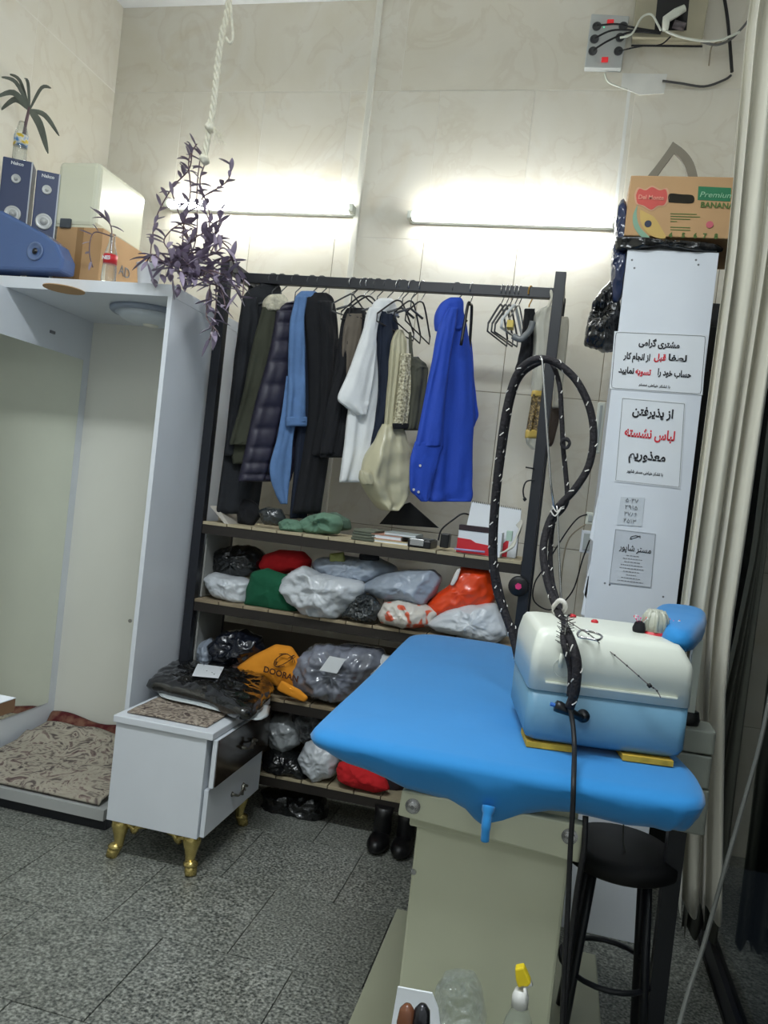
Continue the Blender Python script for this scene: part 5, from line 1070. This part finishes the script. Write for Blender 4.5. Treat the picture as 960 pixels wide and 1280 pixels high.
# domed cover
dm = thing('machine_cover', 'cream boxy machine cover standing on a carton on the booth top', 'cover', (PY(130, 300, 3.0).x, 3.0, zt))
crm = mat('cream_cover', (222, 222, 200), .25, var=.02)
mbx = MB().box((-2.138, 2.80, 2.279), (-1.947, 3.155, 2.54)); o = obj('shell', mbx, crm, dm); md = o.modifiers.new('bevel', 'BEVEL'); md.width = .022; md.segments = 3
obj('skirt', MB().box((-2.132, 2.806, 2.277), (-1.952, 3.15, 2.30)), crm, dm, bevel=.003)
obj('latch', MB().box(PY(74, 284, 2.79), PY(88, 273, 2.79) + V((0, .012, 0))), mat('dark_latch', (70, 76, 84), .4), dm, bevel=.002)
kx_ = thing('carton', 'brown cardboard carton under the cream cover on the booth top', 'box', (-2.01, 2.97, zt))
obj('carton_body', MB().box((-2.114, 2.80, zt), (-1.905, 3.15, 2.2765)), cardm, kx_, bevel=.002)
obj('tape', MB().box((-2.02, 2.7985, zt + .01), (-1.99, 2.8005, 2.275)), mat('brown_tape', (150, 116, 78), .35), kx_)
U_ = V((0, 0, 1))
text('lettering', 'U AD', .06, PX(151, 338, -1.903), (0, 1, 0), U_, greyink, kx_)
# bottles with cuttings
glassb = mat('clear_glass', (226, 232, 228), .05, trans=.9, alpha=.75, var=.01)
def leaf(mb, base, d, L, w, droop=.3, up=V((0, 0, 1))):
    d = V(d).normalized(); s = d.cross(up)
    if s.length < .1: s = d.cross(V((0, 1, 0)))
    s.normalize(); n = 6; vs = []; fs = []; nn = s.cross(d)
    for i in range(n + 1):
        f_ = i / n; ww = w * math.sin(PI * min(f_ * .94 + .06, 1)) ** .8; p = V(base) + d * L * f_ + V((0, 0, -droop * L * f_ * f_))
        vs += [p - s * ww, p - nn * ww * .35, p + s * ww]
    for i in range(n):
        a_ = i * 3; fs += [(a_, a_ + 1, a_ + 4, a_ + 3), (a_ + 1, a_ + 2, a_ + 5, a_ + 4)]
    k = len(vs); vs += [p + nn * .0012 for p in vs]; fs += [tuple(x + k for x in f__[::-1]) for f__ in fs]
    mb.add(vs, fs)
def vine(pts, par, m, n_leaf=6, L=.06, w=.010, r=.0025, seed=0, every=None, first=.15):
    rnd = random.Random(seed); P_ = spline(pts, 6); obj('stem', MB().tube(P_, r, 6), stemm, par, smooth=True)
    for k in range(n_leaf):
        f_ = first + (1 - first) * (k + .5) / n_leaf; i = min(int(f_ * (len(P_) - 1)), len(P_) - 2); d = (P_[i + 1] - P_[i]).normalized()
        side = V((rnd.uniform(-1, 1), rnd.uniform(-1, .4), rnd.uniform(-.4, .8))); dd = (d * .5 + side).normalized()
        lm = MB(); leaf(lm, P_[i], dd, L * rnd.uniform(.8, 1.3), w * rnd.uniform(.8, 1.2) * .82, rnd.uniform(.1, .5)); obj('leaf', lm, m, par, smooth=True)
b1 = thing('bottle_plant', 'spiky plant cutting in a clear bottle standing on the left loudspeaker', 'plant', tuple(PY(24, 197, 2.80)))
p = PY(24, 198, 2.80); hb = PY(27, 145, 2.80).z - p.z; zsp = PY(18, 198, 2.74).z + .001
obj('bottle', MB().lathe([(.024, 0), (.027, .008), (.027, hb * .7), (.018, hb * .88), (.014, hb)], (p.x, 2.80, zsp), 22), glassb, b1, smooth=True)
obj('label', MB().lathe([(.0275, hb * .42), (.0275, hb * .68)], (p.x, 2.80, zsp), 22), ramp_mat('colour_label', [(.4, (70, 130, 190)), (.55, (220, 220, 210)), (.62, (220, 190, 60))], .5, scale=40, detail=1), b1, smooth=True)
top = V((p.x + .015, 2.80, zsp + hb))
obj('stem', MB().tube([top - V((.01, 0, .09)), top, top + V((.01, 0, .06))], .006, 8), stemm, b1, smooth=True)
cr0 = top + V((.01, 0, .05))
for u, v, w in ((60, 192, .016), (74, 170, .010), (64, 110, .008), (0, 138, .013), (-6, 122, .012), (0, 96, .008), (30, 98, .007), (10, 92, .007)):
    e = PY(u, v, 2.8 + random.uniform(-.05, .05)); mid = (cr0 + e) / 2 + V((0, 0, .045 if v < 150 else .03)); mbb = MB(); P_ = spline([cr0, mid, e], 5)
    vs = []; fs = []
    for i, q_ in enumerate(P_):
        d_ = (P_[min(i + 1, 10)] - P_[max(i - 1, 0)]).normalized(); s_ = d_.cross(V((0, 1, 0))).normalized() * w * math.sin(PI * (.08 + .9 * i / 10)) ** .8; vs += [q_ - s_, q_ + V((0, -.002, 0)), q_ + s_]
    for i in range(10): a_ = i * 3; fs += [(a_, a_ + 1, a_ + 4, a_ + 3), (a_ + 1, a_ + 2, a_ + 5, a_ + 4)]
    k = len(vs); vs += [x + V((0, .0015, 0)) for x in vs]; fs += [tuple(x + k for x in f_[::-1]) for f_ in fs]
    obj('leaf', mbb.add(vs, fs), leafg, b1, smooth=True)
b2 = thing('bottle_plant', 'purple plant cutting in a small bottle with red label on the booth edge', 'plant', tuple(PY(134, 344, 2.72)))
p = PY(136, 343, 2.70); p.z = zt; hb = PY(140, 293, 2.70).z - zt
obj('bottle', MB().lathe([(.024, 0), (.028, .01), (.027, hb * .3), (.024, hb * .45), (.025, hb * .58), (.012, hb * .82), (.010, hb * .95), (.012, hb)], (p.x, 2.70, zt), 24), glassb, b2, smooth=True)
obj('label', MB().lathe([(.0258, hb * .40), (.0262, hb * .58)], (p.x, 2.70, zt), 24), redpl, b2, smooth=True)
text('lettering', 'NES', .02, (p.x, 2.672, zt + hb * .49), (1, 0, 0), U_, paper, b2, bold=.0006)
vine([(p.x, 2.70, zt + hb * .6), (p.x - .006, 2.70, zt + hb * 1.05), PY(136, 278, 2.70), PY(124, 268, 2.68)], b2, leafm, 5, .06, .009, seed=2, first=.5)
vine([(p.x, 2.70, zt + hb * .95), PY(120, 290, 2.69), PY(113, 300, 2.66), PY(112, 318, 2.65), PY(116, 334, 2.64)], b2, leafm, 5, .045, .007, seed=5)
# trailing plant in a white pot
pt_ = thing('trailing_plant', 'purple trailing plant in a white pot, climbing up and spilling off the booth corner', 'plant', (X0 - .08, 2.75, zt))
pcx = PY(182, 335, 2.74).x
obj('pot', MB().lathe([(.032, 0), (.036, .01), (.046, .085), (.05, .092), (.046, .095), (.04, .085)], (pcx + .01, 2.75, zt), 26), mat('white_pot', (214, 216, 220), .3), pt_, smooth=True)
root = V((pcx + .01, 2.75, zt + .09))
dense = root + V((.06, -.02, .01))
ups = [[(190, 300), (196, 270), (215, 235), (236, 212), (240, 190)], [(225, 320), (230, 280), (238, 240), (236, 200), (246, 180)], [(235, 320), (246, 290), (246, 240), (250, 200), (255, 195)],
       [(240, 330), (236, 300), (222, 262), (214, 238)], [(250, 320), (262, 270), (250, 230), (256, 205)], [(255, 310), (262, 280), (252, 250), (268, 238), (285, 225), (290, 205)]]
for k, pts in enumerate(ups): vine([dense if k else root] + [PY(u, v, 2.74 + .03 * math.sin(k * 2 + i)) for i, (u, v) in enumerate(pts)], pt_, leafm, 16, .055, .010, seed=10 + k)
mids = [[(215, 320), (205, 300), (225, 280), (245, 285)], [(245, 330), (262, 318), (272, 300), (286, 310)], [(240, 325), (270, 290), (275, 262)], [(235, 330), (250, 345), (275, 330), (290, 325)], [(260, 320), (280, 310), (292, 330), (288, 350), (300, 360)], [(220, 325), (240, 300), (258, 290)]]
for k, pts in enumerate(mids): vine([dense] + [PY(u, v, 2.70 + .04 * math.sin(k + i)) for i, (u, v) in enumerate(pts)], pt_, leafm, 15, .065, .013, seed=30 + k)
dns = [[(262, 345), (270, 370), (268, 400), (262, 425)], [(255, 345), (262, 365), (258, 395), (272, 415)], [(240, 340), (255, 352), (275, 360), (282, 385)], [(270, 340), (290, 355), (302, 372), (305, 345)], [(205, 328), (190, 318), (183, 330)], [(215, 335), (232, 342), (250, 350)], [(260, 340), (272, 352), (285, 350)], [(210, 330), (225, 322), (240, 336)]]
for k, pts in enumerate(dns): vine([dense] + [PY(u, v, 2.60 + .02 * math.sin(k + i)) for i, (u, v) in enumerate(pts)], pt_, leafm, 14, .055, .012, seed=50 + k)
rnd = random.Random(4)
for k in range(60):
    u = rnd.gauss(240, 24); v = rnd.gauss(333, 12); c = PY(u, v, 2.63 + rnd.uniform(-.02, .08)); lm = MB(); c.z = max(c.z, zt + .006) if c.x < X0 else c.z; leaf(lm, c, (rnd.uniform(-1, 1), rnd.uniform(-1, .2), rnd.uniform(-.7, .7)), .06, .012, .3); obj('leaf', lm, leafm, pt_, smooth=True)
# rope from the ceiling
rp = thing('rope', 'twisted pale rope hanging from the ceiling with a frayed knot', 'rope', tuple(PY(288, 0, 2.6)))
e0 = V((PY(286, 0, 2.62).x, 2.62, ZC)); rpt = spline([e0, PY(286, 0, 2.62), PY(278, 40, 2.62), (PY(272, 80, 2.62)), PY(267, 130, 2.62), PY(262, 160, 2.62), PY(258, 180, 2.62), PY(255, 200, 2.62)], 24)
for s in range(3):
    pts = []; L_ = 0
    for i, q_ in enumerate(rpt):
        if i: L_ += (rpt[i] - rpt[i - 1]).length
        a_ = L_ * 75 + s * 2 * PI / 3; pts.append(q_ + V((math.cos(a_), math.sin(a_), 0)) * .0065)
    obj('strand', MB().tube(spline(pts, 3), .0058, 7), ropem, rp, smooth=True)
for u, v in ((262, 160), (255, 200)): obj('knot', px_pillow([(u - 6, v), (u - 2, v - 6), (u + 5, v - 5), (u + 7, v + 3), (u, v + 7)], 2.615, .018, N=24, R=10, wr=.006, ws=60), ropem, rp, smooth=True)
fr = MB()
for k in range(26): e = PY(270 + random.uniform(-4, 16), 170 + random.uniform(-12, 12), 2.6 + random.uniform(-.02, .02)); fr.tube(spline([PY(264, 163, 2.615), PY(268, 160 + random.uniform(-2, 6), 2.61), e], 3), .001, 4)
obj('frayed_end', fr, ropem, rp)['kind'] = 'stuff'
obj('loose_loop', MB().tube(spline([PY(288, 2, 2.61), PY(290, 30, 2.61), PY(291, 48, 2.61), PY(287, 54, 2.61), PY(282, 46, 2.61)], 5), .005, 7), ropem, rp, smooth=True)

# ------------------------------------------------------------------ sockets and cables, top right
yw = YB - .0125
ps = thing('power_strip', 'grey six-socket power strip with red switches high on the wall', 'power strip', tuple(PY(757, 60, yw)))
q = [PY(u, v, yw) for u, v in [(730, 90), (776, 91), (786, 26), (739, 23)]]
obj('case', MB().prism(q, (0, -.035, 0)), mat('light_grey_plastic', (190, 194, 192), .4), ps, bevel=.004)
for u, v in ((746, 33), (743, 49), (741, 64), (779, 33), (775, 47), (773, 64)):
    p = PY(u, v, yw - .036); obj('socket', MB().lathe([(.019, 0), (.019, .003), (.015, .003), (.014, -.002), (.001, -.002)], p, 22, (0, -1, 0)), mat('dark_socket', (70, 72, 74), .5), ps, smooth=True)
for u, v in ((763, 28), (756, 75)):
    p = PY(u, v, yw - .036); obj('switch', MB().box((p.x - .014, p.y - .005, p.z - .011), (p.x + .014, p.y, p.z + .011)), mat('red_lit_switch', (210, 40, 46), .4, emit=.4), ps, bevel=.002)
p = PY(755, 34, yw - .036); obj('green_light', MB().lathe([(.003, 0), (.002, .003)], p, 8, (0, -1, 0)), mat('green_led', (90, 230, 170), .4, emit=1.5), ps)
jb = thing('junction_box', 'beige metal box with an open black recess high on the wall', 'box', tuple(PY(838, 40, yw)))
j = [PY(u, v, yw) for u, v in [(789, 55), (876, 57), (886, -6), (796, -12)]]
obj('case', MB().prism(j, (0, -.05, 0)), mat('beige_metal', (176, 170, 146), .5), jb, bevel=.003)
obj('recess', MB().prism([PY(u, v, yw - .05) for u, v in [(818, 38), (858, 38), (862, -4), (822, -4)]], (0, -.002, 0)), black, jb)
obj('edge_strip', MB().bar(PY(789, 57, yw - .03), PY(878, 58, yw - .03), .006), ink, jb)
ad = thing('plug_adapter', 'white angled plug adapter in the black recess', 'adapter', tuple(PY(842, 25, yw - .08)))
obj('body', MB().tube([PY(831, 38, yw - .075), PY(833, 24, yw - .08), PY(845, 16, yw - .085), PY(856, 10, yw - .085)], [.014, .018, .018, .014], 12), genwhite, ad, smooth=True)
obj('grey_plug', MB().tube([PY(842, 30, yw - .06), PY(856, 34, yw - .06)], .016, 10), mat('taupe_plug', (112, 104, 108), .5), ad, smooth=True)
def cab(pts, y, r, m, lb, nm='cable'): return tag(obj(nm, MB().tube(spline([PY(u, v, y) for u, v in pts], 6), r, 7), m, smooth=True), lb, 'cable')
cab([(746, 32), (770, 30), (790, 34), (815, 38), (828, 39)], yw - .055, .004, blackrub, 'uppermost black cable from the power strip to the recess')
cab([(743, 48), (765, 38), (795, 38), (826, 41)], yw - .062, .004, blackrub, 'middle black cable from the power strip to the recess')
cab([(741, 63), (762, 50), (790, 40), (826, 42)], yw - .07, .004, blackrub, 'lowest black cable from the power strip to the recess')
cab([(775, 47), (790, 42), (802, 22), (814, 18), (822, 30), (826, 38)], yw - .08, .0045, genwhite, 'white cable arching from the power strip to the adapter')
cab([(773, 64), (800, 58), (825, 56), (838, 46)], yw - .06, .003, blackrub, 'thin black cable under the junction box')
cab([(832, 39), (850, 46), (876, 51), (900, 50), (925, 40)], yw - .07, .005, genwhite, 'white cable leaving the adapter to the right')
cab([(876, 52), (895, 56), (912, 50), (925, 38), (940, 20), (950, 5)], yw - .06, .005, mat('grey_cable', (100, 100, 98), .5), 'grey cable rising to the upper right corner')
cab([(756, 92), (760, 102), (772, 108), (784, 112)], yw - .012, .004, genwhite, 'short white cable below the power strip')
cab([(828, 101), (850, 104), (880, 108), (905, 100), (914, 94)], yw - .015, .005, mat('dark_grey_cable', (70, 70, 70), .5), 'dark grey cable along the filler patch right of the strip')
cab([(905, -5), (909, 20), (912, 50), (915, 90)], yw - .03, .007, blackrub, 'thick black vertical cable at the upper right by the curtain')
cab([(886, 82), (889, 60), (896, 53), (902, 52)], yw - .02, .003, mat('tan_cable', (150, 140, 118), .6), 'thin tan cable curling at the upper right')
S.view_settings.exposure = 0.0
